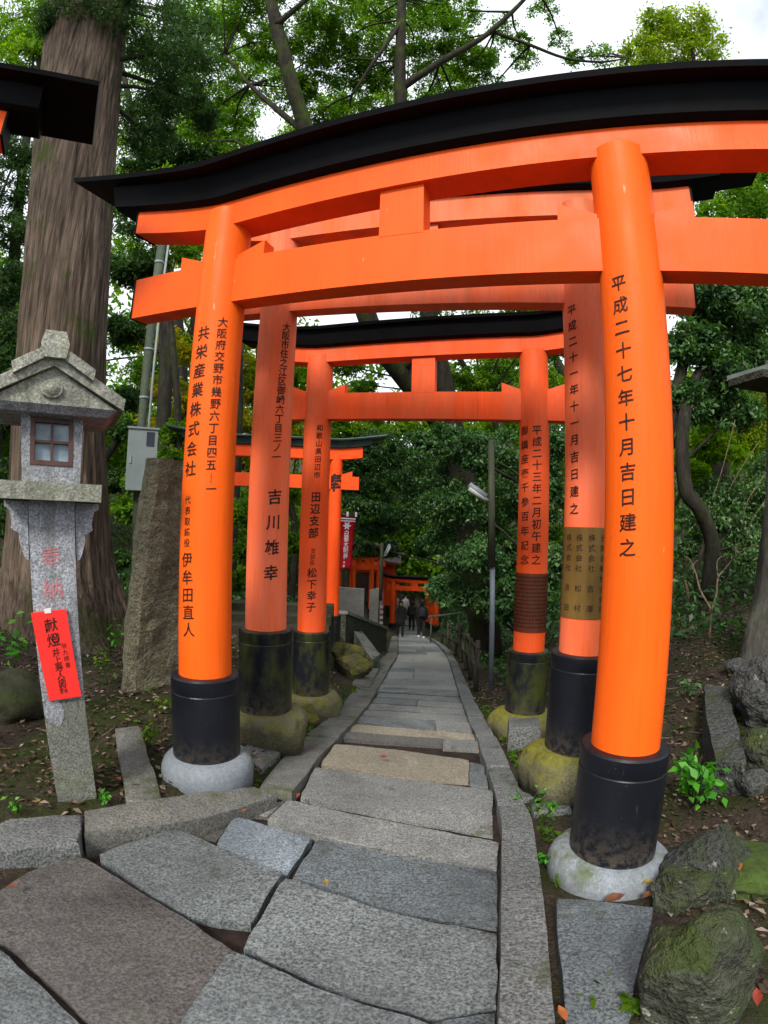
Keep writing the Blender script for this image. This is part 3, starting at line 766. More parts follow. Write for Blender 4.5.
# two big kerb blocks before the lantern
def block(top, bottom_dz, mat, z, name, label, cat, bev=.02, group=None, zt=None):
    P = []
    for i, (x, y) in enumerate(top):
        d = ray(x, y); P.append(d * ((zt[i] if zt else z) / d.z))
    Q = []
    for i, p in enumerate(P):
        q = P[(i + 1) % len(P)]; k = max(1, int((q - p).length / .12))
        for j in range(k):
            w = p.lerp(q, j / k)
            if j: w = w + Vector((mnoise.noise(w * 8), mnoise.noise(w * 8 + Vector((5, 0, 0))), .5 * mnoise.noise(w * 8 + Vector((0, 5, 0))))) * .012
            Q.append(w)
    bm = bmesh.new(); prism(bm, Q, [Vector((q.x, q.y, q.z - bottom_dz)) for q in Q])
    es = [e for e in bm.edges if len(e.link_faces) == 2 and any(len(f.verts) > 4 for f in e.link_faces)] if len(Q) > 4 else bm.edges[:]
    bmesh.ops.bevel(bm, geom=es, offset=bev, segments=3, affect='EDGES', clamp_overlap=True, profile=.5)
    c = sum(Q, Vector()) / len(Q)
    o = put(name, bm, mat, autos=.7, loc=(c.x, c.y, c.z - bottom_dz))
    return tag(o, label, cat, group)
block([(-40, 822), (82, 813), (79, 843), (-40, 856)], .30, M['kerb'], -1.46, 'kerb_block', 'dark rough granite kerb block at the left frame edge before the lantern', 'kerb stone', .02, 'big kerb blocks at the corner')
block([(84, 809.5), (170, 797), (254, 785), (277, 795), (230, 811), (184, 822), (84, 833)], .28, M['kerbleft'], -1.5, 'kerb_block', 'long tapering granite kerb block reaching to the pale footing of the nearest left pillar', 'kerb stone', .02, 'big kerb blocks at the corner', zt=[-1.47, -1.52, -1.58, -1.62, -1.58, -1.54, -1.47])
# stones beside the right kerb
def gblock(top, mat, label, name='flat_stone', cat='stone', dz=0.06, th=.2, bev=.015, group=None):
    z = [ground(x, y, dz).z for x, y in top]; zm = sum(z) / len(z)
    return block(top, th, mat, zm, name, label, cat, bev, group, zt=[zm + (k - zm) * .6 for k in z])
gblock([(556, 897), (654, 906), (640, 960), (622, 1050), (566, 1050)], M['slab_dark'], 'dark flat stone slab set in soil before the nearest right footing', dz=.04)
gblock([(508, 716), (538, 717), (541, 727), (509, 728)], M['kerb'], 'short square stone post beside the third gate right footing', 'stone_post', 'stone', .22, .34, .012)
gblock([(515, 781), (540, 785), (545, 797), (520, 798)], M['kerb'], 'small flat stone between right kerb and second gate footing', dz=.03)
gblock([(530, 803), (568, 800), (572, 809), (534, 812)], M['kerb'], 'narrow flat stone in the soil just behind the nearest right footing', dz=.03)
gblock([(704, 683), (726, 686), (747, 763), (716, 760), (706, 715)], M['rock'], 'long squared stone kerb lying on the slope right of the nearest right pillar', 'edging_stone', 'stone', .18, .35, .02)
gblock([(115, 728), (139, 725), (163, 800), (126, 801)], M['kerbleft'], 'long pale edging stone lying in soil right of the lantern post', 'edging_stone', 'stone', .05, .2, .015)
gblock([(239, 748), (270, 735), (290, 742), (262, 770)], M['kerbleft'], 'flat mossy flagstone between left kerb and nearest left footing', dz=.03, th=.1)
gblock([(352, 683), (366, 664), (379, 668), (370, 687)], M['kerbleft'], 'flat flagstone tilted beside the left kerb below the mossy stones', dz=.06, th=.12)
gblock([(346, 619), (351, 617), (380, 654), (372, 660)], M['concrete'], 'narrow stone slab sloping down to the left kerb', 'edging_stone', 'stone', .25, .25)

def rock(px, py, wpx, hpx, mat, label, seed, squash=.75, yaw=0, sub=5, amp=.28, name='rock', cat='rock', group=None, sink=.3, D=None, sharp=False, peak=0):
    c = ground(px, py) if D is None else atd(px, py, D)
    k = c.length / F; rx = wpx * k / 2; rz = hpx * k / 2
    bm = bmesh.new(); bmesh.ops.create_icosphere(bm, subdivisions=sub, radius=1)
    for v in bm.verts:
        p = v.co.copy(); o = Vector((seed * 3.1, seed * 1.7, seed * .9))
        if sharp:
            for t in range(5):
                rr = random.Random(seed * 10 + t); d = Vector((rr.uniform(-1, 1), rr.uniform(-1, 1), rr.uniform(-.2, 1))).normalized()
                q = p.dot(d)
                if q > .62: p -= d * (q - .62) * .85
        f = 1 + amp * mnoise.noise(p * 1.1 + o) + amp * .45 * mnoise.noise(p * 2.6 + o) + amp * .22 * mnoise.noise(p * 6 + o) + amp * .10 * mnoise.noise(p * 15 + o)
        p *= f
        if peak and p.z > 0: q = 1 - peak * min(1, p.z); p.x = p.x * q + .25 * p.z; p.y *= q
        p.x *= rx; p.y *= rx * .9; p.z *= rz * 1.15
        v.co = Matrix.Rotation(yaw, 3, 'Z') @ p + Vector((c.x, c.y, c.z + rz * (1 - sink) - (rz if D else 0)))
    return tag(put(name, bm, mat, smooth=True, loc=(c.x, c.y, c.z)), label, cat, group)
GR = 'rocks on the right bank'
rock(698, 1010, 108, 112, M['rockmoss'], 'biggest moss patched boulder at the bottom right corner', 31, group=GR, amp=.22, sink=.5, sharp=True)
rock(681, 902, 52, 42, M['rockmoss'], 'small moss topped rock between the biggest boulder and the pale footing', 3, group=GR, sink=.4, sharp=True)
rock(702, 880, 84, 66, M['rockdark'], 'grey pointed rock behind the small moss topped rock', 44, group=GR, amp=.3, sink=.5, sharp=True, peak=.6)
rock(765, 712, 66, 62, M['rock'], 'smooth dark boulder at the right frame edge above the squared stone kerb', 5, group=GR, sink=.4)
rock(765, 765, 44, 40, M['rockmoss'], 'mossy rock at the right frame edge below the smooth dark boulder', 6, group=GR, sink=.4)
rock(752, 876, 84, 26, M['mossgreen'], 'bright green moss mound right of the grey pointed rock', 61, group=None, sink=.7, name='moss_mound', cat='moss mound', amp=.2)
rock(735, 672, 22, 14, M['rock'], 'small pale stone on the leafy slope above the boulders', 9, group=GR, sub=3)
rock(752, 790, 30, 22, M['rock'], 'small grey rock below the mossy rock at the right edge', 13, group=GR, sink=.4, sub=3)
GL_ = 'mossy stones left of the path'
rock(352, 676, 40, 24, M['rockyellow'], 'lowest yellow mossy stone under the green roofed gate', 21, group=GL_, sub=4, sharp=True, amp=.38, sink=.2)
rock(345, 664, 34, 20, M['rockyellow'], 'upper yellow mossy stone under the green roofed gate', 22, group=GL_, sub=4, sharp=True, amp=.38, sink=0)
rock(366, 668, 24, 18, M['rockmoss'], 'small dark mossy stone right of the yellow stones', 23, group=GL_, sub=4, sharp=True, amp=.38, sink=.2)
rock(309, 722, 26, 22, M['rockyellow'], 'yellow mossy stone beside the third gate left footing near the kerb', 24, group=GL_, sub=4, sharp=True, amp=.38, sink=.4)
rock(12, 706, 80, 44, M['mound'], 'low mossy root mound left of the lantern post', 26, group=None, sub=4, sink=.9, squash=.4, name='mossy_mound', cat='mound')

# ------------------------------------------------------------------ stone lantern
LB = Vector((-1.66, 2.56, -1.43)); LAZ = math.atan2(LB.x, LB.y)
LU = Vector((math.cos(LAZ), -math.sin(LAZ), 0)); LN = Vector((-math.sin(LAZ), -math.cos(LAZ), 0))   # right, toward the camera
lean = lambda z: .025 - .055 * (z + 1.43)
def LP(s, z, d=0): return LB + LU * (s + lean(z)) + LN * d + Vector((0, 0, z - LB.z))
LAN = thing('stone_lantern', 'leaning granite lantern with gabled mossy roof standing before the cedar', 'stone lantern', LB)
def lbox(bm, s0, s1, z0, z1, d0, d1, s0b=None, s1b=None, d0b=None, d1b=None):
    s0b = s0 if s0b is None else s0b; s1b = s1 if s1b is None else s1b; d0b = d0 if d0b is None else d0b; d1b = d1 if d1b is None else d1b
    return prism(bm, [LP(s0, z1, d0), LP(s1, z1, d0), LP(s1, z1, d1), LP(s0, z1, d1)], [LP(s0b, z0, d0b), LP(s1b, z0, d0b), LP(s1b, z0, d1b), LP(s0b, z0, d1b)])
bm = lbox(bmesh.new(), -.115, .115, -.93, .08, -.115, .115, -.107, .107); put('post', bm, M['lantern'], LAN, bev=.008)
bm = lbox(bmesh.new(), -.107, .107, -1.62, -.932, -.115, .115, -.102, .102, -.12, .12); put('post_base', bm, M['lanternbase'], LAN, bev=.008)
# stepped corbels either side of the post
for sg in (-1, 1):
    pr = [(.118, .075), (.235, .075), (.235, .045), (.212, .03), (.200, -.03), (.205, -.06), (.165, -.085), (.165, -.12), (.150, -.175), (.135, -.21), (.118, -.215)]
    bm = bmesh.new(); prism(bm, [LP(sg * s, z, .10) for s, z in pr], [LP(sg * s, z, -.10) for s, z in pr]); put('corbel', bm, M['lantern'], LAN, bev=.006)
bm = lbox(bmesh.new(), -.245, .245, .080, .165, -.245, .245, -.24, .24); pf = put('platform', bm, M['lanternmoss'], LAN, bev=.012)
# fire box with its opening
def rect(s0, s1, z0, z1, d, b=0): return [LP(s0 + b, z0, d), LP(s1 - b, z0, d), LP(s1, z1, d), LP(s0, z1, d)]
bm = loft(bmesh.new(), [rect(-.155, .155, .168, .50, -.155, .013), rect(-.155, .155, .168, .50, .155, .013), rect(-.106, .106, .250, .488, .155), rect(-.100, .100, .256, .482, .10)]); fb = put('fire_box', bm, M['lantern'], LAN, bev=.008)
bm = bmesh.new()
for a in ((-.105, .105, .252, .275), (-.105, .105, .462, .486), (-.105, -.083, .275, .462), (.083, .105, .275, .462), (-.006, .006, .275, .462), (-.083, .083, .362, .375)):
    th = .160 if abs(a[1] - a[0]) > .02 and a[3] - a[2] > .02 else .150
    lbox(bm, *a, .112, th)
put('window_frame', bm, M['wood_dark'], fb, bev=.002, seg=1)
bm = lbox(bmesh.new(), -.083, .083, .275, .462, .105, .124); put('pane', bm, M['paper'], fb)
# gabled roof: two slopes, gable slab, ridge crest, emblem
for sg in (-1, 1):
    pr = [(0, .795), (sg * .350, .585), (sg * .342, .528), (0, .715)]
    bm = bmesh.new(); prism(bm, [LP(s, z, .30) for s, z in pr], [LP(s, z, -.30) for s, z in pr]); put('roof_slope', bm, M['lanternmoss'], LAN, bev=.012)
    pr = [(sg * .02, .818), (sg * .20, .708), (sg * .19, .655), (sg * .02, .76)]
    bm = bmesh.new(); prism(bm, [LP(s, z, .325) for s, z in pr], [LP(s, z, .27) for s, z in pr]); put('verge_board', bm, M['lanternmoss'], LAN, bev=.01)
pr = [(-.318, .528), (.318, .528), (0, .715)]
bm = bmesh.new(); prism(bm, [LP(s, z, .27) for s, z in pr], [LP(s, z, -.27) for s, z in pr]); put('gable', bm, M['lanternmoss'], LAN, bev=.006)
bm = bmesh.new(); lbox(bm, -.315, .315, .494, .530, -.28, .28, -.27, .27, -.24, .24); put('eave_slab', bm, M['lantern'], LAN, bev=.01)
pr = [(-.055, .745), (.055, .745), (.068, .815), (.048, .875), (-.048, .875), (-.068, .815)]
bm = bmesh.new(); prism(bm, [LP(s, z, .335) for s, z in pr], [LP(s, z, -.335) for s, z in pr]); put('ridge_crest', bm, M['lanternmoss'], LAN, bev=.018)
bm = bmesh.new(); c = LP(-.005, .605, .27)
rings = [[c + LU * (r * math.cos(a)) + Vector((0, 0, r * .85 * math.sin(a))) + LN * d for a in np.linspace(0, 2 * PI, 25)[:-1]] for r, d in ((.055, -.01), (.055, .012), (.047, .02), (.040, .012), (.036, .022), (.012, .03))]
loft(bm, rings); put('emblem', bm, M['lanternmoss'], LAN, smooth=True)
bm = bmesh.new()
add_text(bm, '奉納', [(-.01, -.20), (-.005, -.36)], .10, lambda u, v: LP(u, v, .1172), cut=0, bold=-.004); put('carved_lettering', bm, M['text_red'], LAN)
# pale patch of clean granite below the board
bm = bmesh.new(); q = [(-.055 + .048 * math.cos(a) * (1.0 + .25 * math.sin(2 * a)), -.985 + .075 * math.sin(a) - .03 * math.cos(a)) for a in np.linspace(0, 2 * PI, 20)[:-1]]
bm.faces.new([bm.verts.new(LP(s, z, .1188)) for s, z in q]); put('clean_patch', bm, M['lantern'], LAN)
# red board tied on the post
PQ = thing('signboard', 'bright red wooden board with black writing tied on the lantern post', 'sign', LP(0, -.7, .12))
def PP(s, z, d): return LP(-.012 + s + .10 * (-.69 - z) * 1.0 , z + .10 * s, d)
bm = bmesh.new(); prism(bm, [PP(-.088, -.465, .121), PP(.088, -.465, .121), PP(.082, -.915, .121), PP(-.082, -.915, .121)], [PP(-.088, -.465, .136), PP(.088, -.465, .136), PP(.082, -.915, .136), PP(-.082, -.915, .136)]); put('board', bm, M['plaque'], PQ, bev=.002, seg=1)
bm = bmesh.new(); mf = lambda u, v: PP(u, v, .1375)
add_text(bm, '献燈', [(0.0, -.535), (0.0, -.610)], .064, mf, cut=0, bold=.01)
add_text(bm, '井上寿人歯科', [(0.0, -.674 - .039 * i) for i in range(6)], .040, mf, cut=0, bold=.008)
add_text(bm, '秋九師書', [(.046, -.645 - .033 * i) for i in range(4)], .026, mf, cut=0, bold=.0)
put('board_lettering', bm, M['ink'], PQ)
bm = bmesh.new(); prism(bm, [PP(-.02, -.452, .1375), PP(.012, -.448, .1375), PP(.012, -.474, .1375), PP(-.02, -.474, .1375)], [PP(-.02, -.452, .139), PP(.012, -.448, .139), PP(.012, -.474, .139), PP(-.02, -.474, .139)]); put('tape', bm, M['white'], PQ)

# ------------------------------------------------------------------ monolith, electric box, poles
MB_ = Vector((-2.05, 4.55, -1.50)); az = math.atan2(MB_.x, MB_.y); MU = Vector((math.cos(az), -math.sin(az), 0)); MN = Vector((-math.sin(az), -math.cos(az), 0))
bm = bmesh.new(); rings = []
for i in range(26):
    t = i / 25; z = -1.65 + t * 2.19; ring = []
    s0, s1 = -.27 + .20 * t, .30 + .0 * t
    pts = [(s0, .02), (s0 + .03, .13), (s0 + .13, .17), (s0 + .24, .10), (s1 - .12, -.02), (s1, -.10), (s1 + .02, -.3), (s0 + .2, -.36), (s0 + .02, -.28)]
    for s, d in pts:
        p = MB_ + MU * s + MN * d; p.z = z + (.03 * s if t > .9 else 0)
        w = .035 * mnoise.noise(Vector((s * 5, d * 5, z * 2.5))) + .02 * mnoise.noise(Vector((s * 14, d * 14, z * 8)))
        ring.append(p + MU * w + MN * w)
    rings.append(ring)
loft(bm, rings); tag(put('standing_stone', bm, M['monolith'], loc=MB_, bev=.01, seg=1), 'tall rough standing stone with mossy edge between lantern and nearest left pillar', 'standing stone')
XB = Vector((-2.9, 6.5, zG(-2.9, 6.5))); az = math.atan2(XB.x, XB.y); BU = Vector((math.cos(az), -math.sin(az), 0)); BN = Vector((-math.sin(az), -math.cos(az), 0)); UP = Vector((0, 0, 1))
UTP = thing('utility_pole', 'grey green steel pole rising behind the electric box', 'pole', XB)
bm = bmesh.new(); pb = XB + BU * -.2 + BN * -.13
tube(bm, [pb + UP * -.1, pb + UP * 3, pb + UP * 6.4], .058, 14, 1); put('pole', bm, M['pole'], UTP, smooth=True)
for z in (3.1, 3.75, 4.3, 5.0):
    bm = bmesh.new(); tube(bm, [pb + UP * z, pb + UP * (z + .03)], .064, 14, 1); put('band', bm, M['tincover'], UTP, smooth=True)
bm = bmesh.new(); tube(bm, [pb + BU * .09 + UP * -.1, pb + BU * .09 + UP * 6.2], .016, 8, 1); put('conduit', bm, M['tincover'], UTP, smooth=True)
EB = thing('electric_box', 'grey steel electric box fixed on the pole above the standing stone', 'electric box', XB + BU * -.19 + UP * 1.9)
cz = .755
bm = bmesh.new(); box(bm, XB + BU * -.17 + UP * (cz - XB.z), BU * .185, BN * .07, UP * .385); bx = put('case', bm, M['greybox'], EB, bev=.008)
bm = bmesh.new(); box(bm, XB + BU * -.17 + UP * (cz - XB.z + .395), BU * .20, BN * .09, UP * .012); put('cap', bm, M['greybox'], bx, bev=.003)
bm = bmesh.new(); box(bm, XB + BU * -.075 + BN * .072 + UP * (cz - XB.z + .26), BU * .05, BN * .004, UP * .09); put('meter_window', bm, M['boxlabel'], bx)
bm = bmesh.new(); box(bm, XB + BU * -.31 + BN * .074 + UP * (cz - XB.z), BU * .012, BN * .01, UP * .05); put('latch', bm, M['tincover'], bx)

def lamp_post(base, top, split, r0, r1, arm, label, lowmat, upmat):
    T = thing('lamp_post', label, 'lamp post', base); d = top - base
    bm = bmesh.new(); tube(bm, [base - UP * .1, base + d * split], [r0, r0], 12, 1); put('pole', bm, lowmat, T, smooth=True)
    bm = bmesh.new(); tube(bm, [base + d * (split - .08) + Vector((-.02, -.03, 0)), top], [r1, r1 * .8], 10, 1); put('upper_pole', bm, upmat, T, smooth=True)
    a, b = arm; bm = bmesh.new(); tube(bm, [a, b], .045, 10, 1); put('lamp_tube', bm, M['lamptube'], T, smooth=True)
    bm = bmesh.new(); e = base + d * ((b.z - base.z) / d.z); tube(bm, [b, e], .018, 8, 1); put('lamp_arm', bm, M['polemetal'], T, smooth=True)
    bm = bmesh.new(); tube(bm, [a + UP * .05, b + UP * .05], .05, 8, 1); put('lamp_cover', bm, M['polemetal'], T, smooth=True)
    return T
b1 = ground(491, 691); t1 = at(491, 440, b1.y)
lamp_post(b1, t1, .58, .042, .062, (at(469, 488, b1.y), at(486, 500, b1.y)), 'grey lamp post with a slanted tube light right of the path', M['polemetal'], M['polewood'])
b2 = at(381, 628, 17); b2.z = zG(b2.x, 17); t2 = at(382, 543, 17)
L2 = lamp_post(b2, t2, .5, .07, .06, (at(390, 546, 17), at(385, 556, 17)), 'dark lamp post with short white lamp beside the concrete wall', M['wood_dark'], M['polewood'])
for i in range(6):
    bm = bmesh.new(); box(bm, b2 + UP * (.25 + .17 * i) + Vector((0, -.075, 0)), Vector((.05, 0, 0)), Vector((0, .004, 0)), UP * .045); put('pale_mark', bm, M['cloth_grey'], L2)

# ------------------------------------------------------------------ banner, wall, handrail, fence
BT = at(347, 515, 11.5); BNN = thing('banner', 'narrow red cloth banner with white writing hanging right of the green roofed gate', 'banner', (BT.x - .28, 11.5, zG(BT.x - .28, 11.5)))
A0, A1, A2, A3 = at(339, 515, 11.5), at(356, 516, 11.5), at(351, 569, 11.5), at(339, 570, 11.5)
bm = bmesh.new(); N = 14; g = []
for j in range(N + 1):
    t = j / N; row = []
    for i in range(7):
        q = A0.lerp(A1, i / 6).lerp(A3.lerp(A2, i / 6), t); q = q + Vector((0, .035 * math.sin(i * 1.1 + t * 3) * (.3 + t), 0)); row.append(bm.verts.new(q))
    g.append(row)
for j in range(N):
    for i in range(6): bm.faces.new((g[j][i], g[j][i + 1], g[j + 1][i + 1], g[j + 1][i]))
bmesh.ops.solidify(bm, geom=bm.faces[:], thickness=.004)
put('cloth', bm, M['banner'], BNN, smooth=True)
def BM(u, v): q = A0.lerp(A1, u).lerp(A3.lerp(A2, u), v); return q + Vector((0, .035 * math.sin(u * 6 * 1.1 + v * 3) * (.3 + v) - .012, 0))
for v0, v1 in ((.045, .07), (.09, .112)):
    bm = bmesh.new()
    for i in range(6):
        bm.faces.new([bm.verts.new(BM(a, b)) for a, b in ((i / 6, v0), ((i + 1) / 6, v0), ((i + 1) / 6, v1), (i / 6, v1))])
    bmesh.ops.remove_doubles(bm, verts=bm.verts[:], dist=.001); put('white_stripe', bm, M['white'], BNN)
W_ = (A1 - A0).length; H_ = (A0 - A3).length
bm = bmesh.new(); mf = lambda u, v: BM(.5 + u / W_, -v / H_)
pts = [(.07 * math.cos(a) * (1 + .35 * math.cos(6 * a)), -.20 * H_ / 1 * .95 + .07 * math.sin(a) * (1 + .35 * math.cos(6 * a))) for a in np.linspace(0, 2 * PI, 37)[:-1]]
bm.faces.new([bm.verts.new(mf(*p)) for p in pts])
put('emblem', bm, M['white'], BNN)
bm = bmesh.new()
add_text(bm, '白菊大明神', [(0, -H_ * (.33 + .105 * i)) for i in range(5)], .12, mf, cut=0, bold=.012)
add_text(bm, '奉納', [(-.03, -H_ * (.87 + .06 * i)) for i in range(2)], .06, mf, cut=0, bold=.01)
put('banner_lettering', bm, M['white'], BNN)
for i in (0, .5, 1):
    bm = bmesh.new(); box(bm, A0.lerp(A1, i) + UP * .03, Vector((.022, 0, 0)), Vector((0, .012, 0)), UP * .05); put('hanging_loop', bm, M['white'], BNN)
bm = bmesh.new(); tube(bm, [A0.lerp(A1, -.15) + UP * .06, A1 + UP * .06 + Vector((.06, 0, 0))], .012, 8, 1); put('crossbar', bm, M['bamboo'], BNN, smooth=True); bm = bmesh.new()
pz = zG(A0.x - .06, 11.5); tube(bm, [(A0.x - .06, 11.55, pz - .1), (A0.x - .06, 11.55, A0.z + .3)], .018, 8, 1); put('pole', bm, M['bamboo'], BNN, smooth=True)

def wall_seg(a, b, zt, zb, th, mat, name, label, cat, cap=None):
    a, b = Vector(a), Vector(b); u = (b - a); u.z = 0; u.normalize(); n = Vector((u.y, -u.x, 0)) * th
    bm = bmesh.new()
    prism(bm, [Vector((a.x, a.y, zt[0])) + n, Vector((b.x, b.y, zt[1])) + n, Vector((b.x, b.y, zt[1])) - n, Vector((a.x, a.y, zt[0])) - n],
              [Vector((a.x, a.y, zb)) + n, Vector((b.x, b.y, zb)) + n, Vector((b.x, b.y, zb)) - n, Vector((a.x, a.y, zb)) - n])
    T = thing(name, label, cat, ((a.x + b.x) / 2, (a.y + b.y) / 2, zb))
    put('wall_body', bm, mat, T, bev=.02)
    if cap:
        bm = bmesh.new(); m = n * 1.35
        prism(bm, [Vector((a.x, a.y, zt[0] + .07)) + m, Vector((b.x, b.y, zt[1] + .07)) + m, Vector((b.x, b.y, zt[1] + .07)) - m, Vector((a.x, a.y, zt[0] + .07)) - m],
                  [Vector((a.x, a.y, zt[0] + .004)) + m, Vector((b.x, b.y, zt[1] + .004)) + m, Vector((b.x, b.y, zt[1] + .004)) - m, Vector((a.x, a.y, zt[0] + .004)) - m])
        put('coping', bm, cap, T, bev=.01)
    return T
wa, wb = at(336, 587, 15), at(364.5, 589, 15)
wall_seg(wa, wb, (wa.z, wb.z), -3.6, .12, M['concrete'], 'concrete_wall', 'plain grey concrete wall below the red banner', 'wall')
wa, wb = at(370, 590, 17.5), at(379, 588, 17.5)
wall_seg(wa, wb, (wa.z, wb.z), -4.2, .14, M['concrete'], 'concrete_pillar', 'short pale concrete pillar between the plain wall and dark lamp post', 'wall')
ra, rb = at(341, 611, 11.3), at(383, 627, 14.5)
wall_seg(ra, rb, (ra.z - .06, rb.z - .06), -3.8, .11, M['rockmoss'], 'retaining_wall', 'mossy retaining wall with sloping pale coping left of the path', 'wall', M['concrete'])

FN = thing('wooden_fence', 'rustic wooden fence of posts and crossed rails along the right kerb', 'fence', (1.7, 10, zG(1.7, 10)))
pts = []
for y in (8.6, 9.9, 11.3, 12.9, 14.8, 17.0, 19.5):
    x = xr(y) + .30; pts.append(Vector((x, y, zG(x, y))))
H = .78
for p in pts:
    bm = bmesh.new(); tube(bm, [p - UP * .1, p + UP * (H + random.uniform(0, .12)) + Vector((random.uniform(-.03, .03), 0, 0))], [.045, .04], 9, 1, ); put('post', bm, M['bamboo'], FN, smooth=True)
for a, b in zip(pts, pts[1:]):
    for h0, h1 in ((H - .06, H - .06), (.38, .36), (.05, H - .1)):
        bm = bmesh.new(); tube(bm, [a + UP * h0 - (b - a) * .03, (a + b) / 2 + UP * ((h0 + h1) / 2 + random.uniform(-.02, .02)), b + UP * h1 + (b - a) * .03], [.028, .026, .028], 8, 2); put('rail', bm, M['bamboo'], FN, smooth=True)
HR = thing('handrail', 'pale handrail at the bend of the path behind the walkers', 'handrail', (2.8, 20.5, zG(2.8, 20.5)))
ha, hb = at(428, 617, 20), at(462, 613, 20)
bm = bmesh.new(); tube(bm, [ha, hb], .045, 8, 1); put('rail', bm, M['pole'], HR, smooth=True)
for t in (.1, .9):
    q = ha.lerp(hb, t); bm = bmesh.new(); tube(bm, [q, Vector((q.x, q.y, zG(q.x, q.y) - .1))], .03, 8, 1); put('post', bm, M['pole'], HR, smooth=True)
# steps on the left between the gate feet
ST = thing('stone_steps', 'mossy stone steps leading up behind the left pillars', 'steps', (-2.2, 8.2, -2.1))
for i in range(5):
    bm = bmesh.new(); y = 7.6 + .36 * i; z = -1.80 + .12 * i
    box(bm, (-1.75, y, z - .3), (.95, .05, 0), (-.01, .19, 0), (0, 0, .3)); put('step', bm, M['mound'], ST, bev=.02)
# shed roof poking in at the right
SH = thing('shed', 'small shed roof with pale tin cover poking in at the right frame edge', 'shed', (4.7, 4.6, zG(4.7, 4.6)))
c = at(768, 383, 4.4)
bm = bmesh.new(); box(bm, c + Vector((.45, .1, .02)), (.72, .1, .0), (-.02, .25, .01), (0, 0, .035)); put('eave_beam', bm, M['rockmoss'], SH, bev=.01)
bm = bmesh.new(); box(bm, c + Vector((.55, .1, .13)), (.68, .1, .015), (-.05, .42, .02), (0, 0, .025)); put('roof_sheet', bm, M['tincover'], SH, bev=.008)
for dx in (.25, 1.0):
    bm = bmesh.new(); tube(bm, [c + Vector((dx, .15, 0)), Vector((c.x + dx, c.y + .15, zG(c.x + dx, c.y + .15) - .1))], .05, 8, 1); put('post', bm, M['polewood'], SH, smooth=True)
# shrine eaves far down the path
EV = thing('shrine_hall', 'low shrine hall with brown roof half hidden by leaves beyond the banner', 'building', (-.6, 31, -5.5))
c = at(368, 552, 31)
bm = bmesh.new(); prism(bm, [c + Vector((-2.6, -.9, .0)), c + Vector((1.9, -.9, -.55)), c + Vector((1.9, 1.6, .3)), c + Vector((-2.6, 1.6, .9))], [c + Vector((-2.6, -.9, -.14)), c + Vector((1.9, -.9, -.69)), c + Vector((1.9, 1.6, .1)), c + Vector((-2.6, 1.6, .7))]); put('roof', bm, M['wood_dark'], EV)
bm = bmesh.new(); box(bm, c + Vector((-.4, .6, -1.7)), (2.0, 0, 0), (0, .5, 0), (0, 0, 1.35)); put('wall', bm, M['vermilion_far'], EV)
bm = bmesh.new(); box(bm, c + Vector((-.2, .06, -2.1)), (.7, 0, 0), (0, .05, 0), (0, 0, .9)); put('door', bm, M['wood_dark'], EV)

# ------------------------------------------------------------------ leaves
def leaf_object(name, pos, out, size, tint, mat, parent=None, upbias=.6, aspect=.46, loc=None, droop=.25, randomness=1.0):
    n = len(pos)
    nr = RNG.normal(size=(n, 3)) * randomness; nr[:, 2] += upbias * 1.6; nr += out * .5
    nr /= np.linalg.norm(nr, axis=1, keepdims=True)
    t = RNG.normal(size=(n, 3)); t[:, 2] -= .3
    a = t - (t * nr).sum(1, keepdims=True) * nr; a /= np.linalg.norm(a, axis=1, keepdims=True) + 1e-9
    b = np.cross(nr, a)
    L = size[:, None]; Wd = L * aspect
    v0 = pos; v1 = pos + a * L * .45 + b * Wd * .5 + nr * L * .06; v2 = pos + a * L - nr * L * droop; v3 = pos + a * L * .45 - b * Wd * .5 + nr * L * .06
    V = np.stack([v0, v1, v2, v3], 1).reshape(-1, 3)
    me = bpy.data.meshes.new(name); me.vertices.add(4 * n); me.vertices.foreach_set('co', V.ravel().astype(np.float32))
    me.loops.add(4 * n); me.loops.foreach_set('vertex_index', np.arange(4 * n, dtype=np.int32))
    me.polygons.add(n); me.polygons.foreach_set('loop_start', np.arange(0, 4 * n, 4, dtype=np.int32))
    me.update(calc_edges=True)
    at_ = me.attributes.new('tint', 'FLOAT', 'FACE'); at_.data.foreach_set('value', tint.astype(np.float32))
    return mesh_obj(name, me, mat, parent, loc=loc)
def clumps(blobs, per, sub=26, sig=.20, flat=.75):
    """leaf positions gathered in twig-sized clumps through each blob's volume: blobs (x, y, z, r[, weight])"""
    P, O, T = [], [], []
    for bl in blobs:
        x, y, z, r = bl[:4]; w = bl[4] if len(bl) > 4 else 1
        k = max(3, int(sub * (.6 + .8 * RNG.random())))
        d = RNG.normal(size=(k, 3)); d /= np.linalg.norm(d, axis=1, keepdims=True)
        rad = r * (.35 + .65 * RNG.random((k, 1)) ** .5)
        c = d * rad * np.array([1, 1, flat])
        m = max(4, int(per * w / k))
        for i in range(k):
            q = RNG.normal(size=(m, 3)) * r * sig * np.array([1, 1, .55]) * RNG.uniform(.6, 1.3)
            q[:, 2] -= .25 * np.abs(q[:, 0])
            P.append(np.array([x, y, z]) + c[i] + q); O.append(np.repeat(d[i][None], m, 0))
            T.append(np.clip(RNG.normal(RNG.uniform(.25, .7), .17, m), 0, 1))
    return np.concatenate(P), np.concatenate(O), np.concatenate(T)
def pxblobs(L, fat=1.0):
    out = []
    for b in L:
        px, py, Y, rp = b[:4]; p = at(px, py, Y)
        out.append((p.x, p.y, p.z, rp * p.length / F * fat * .9) + tuple(b[4:5]))
    return out
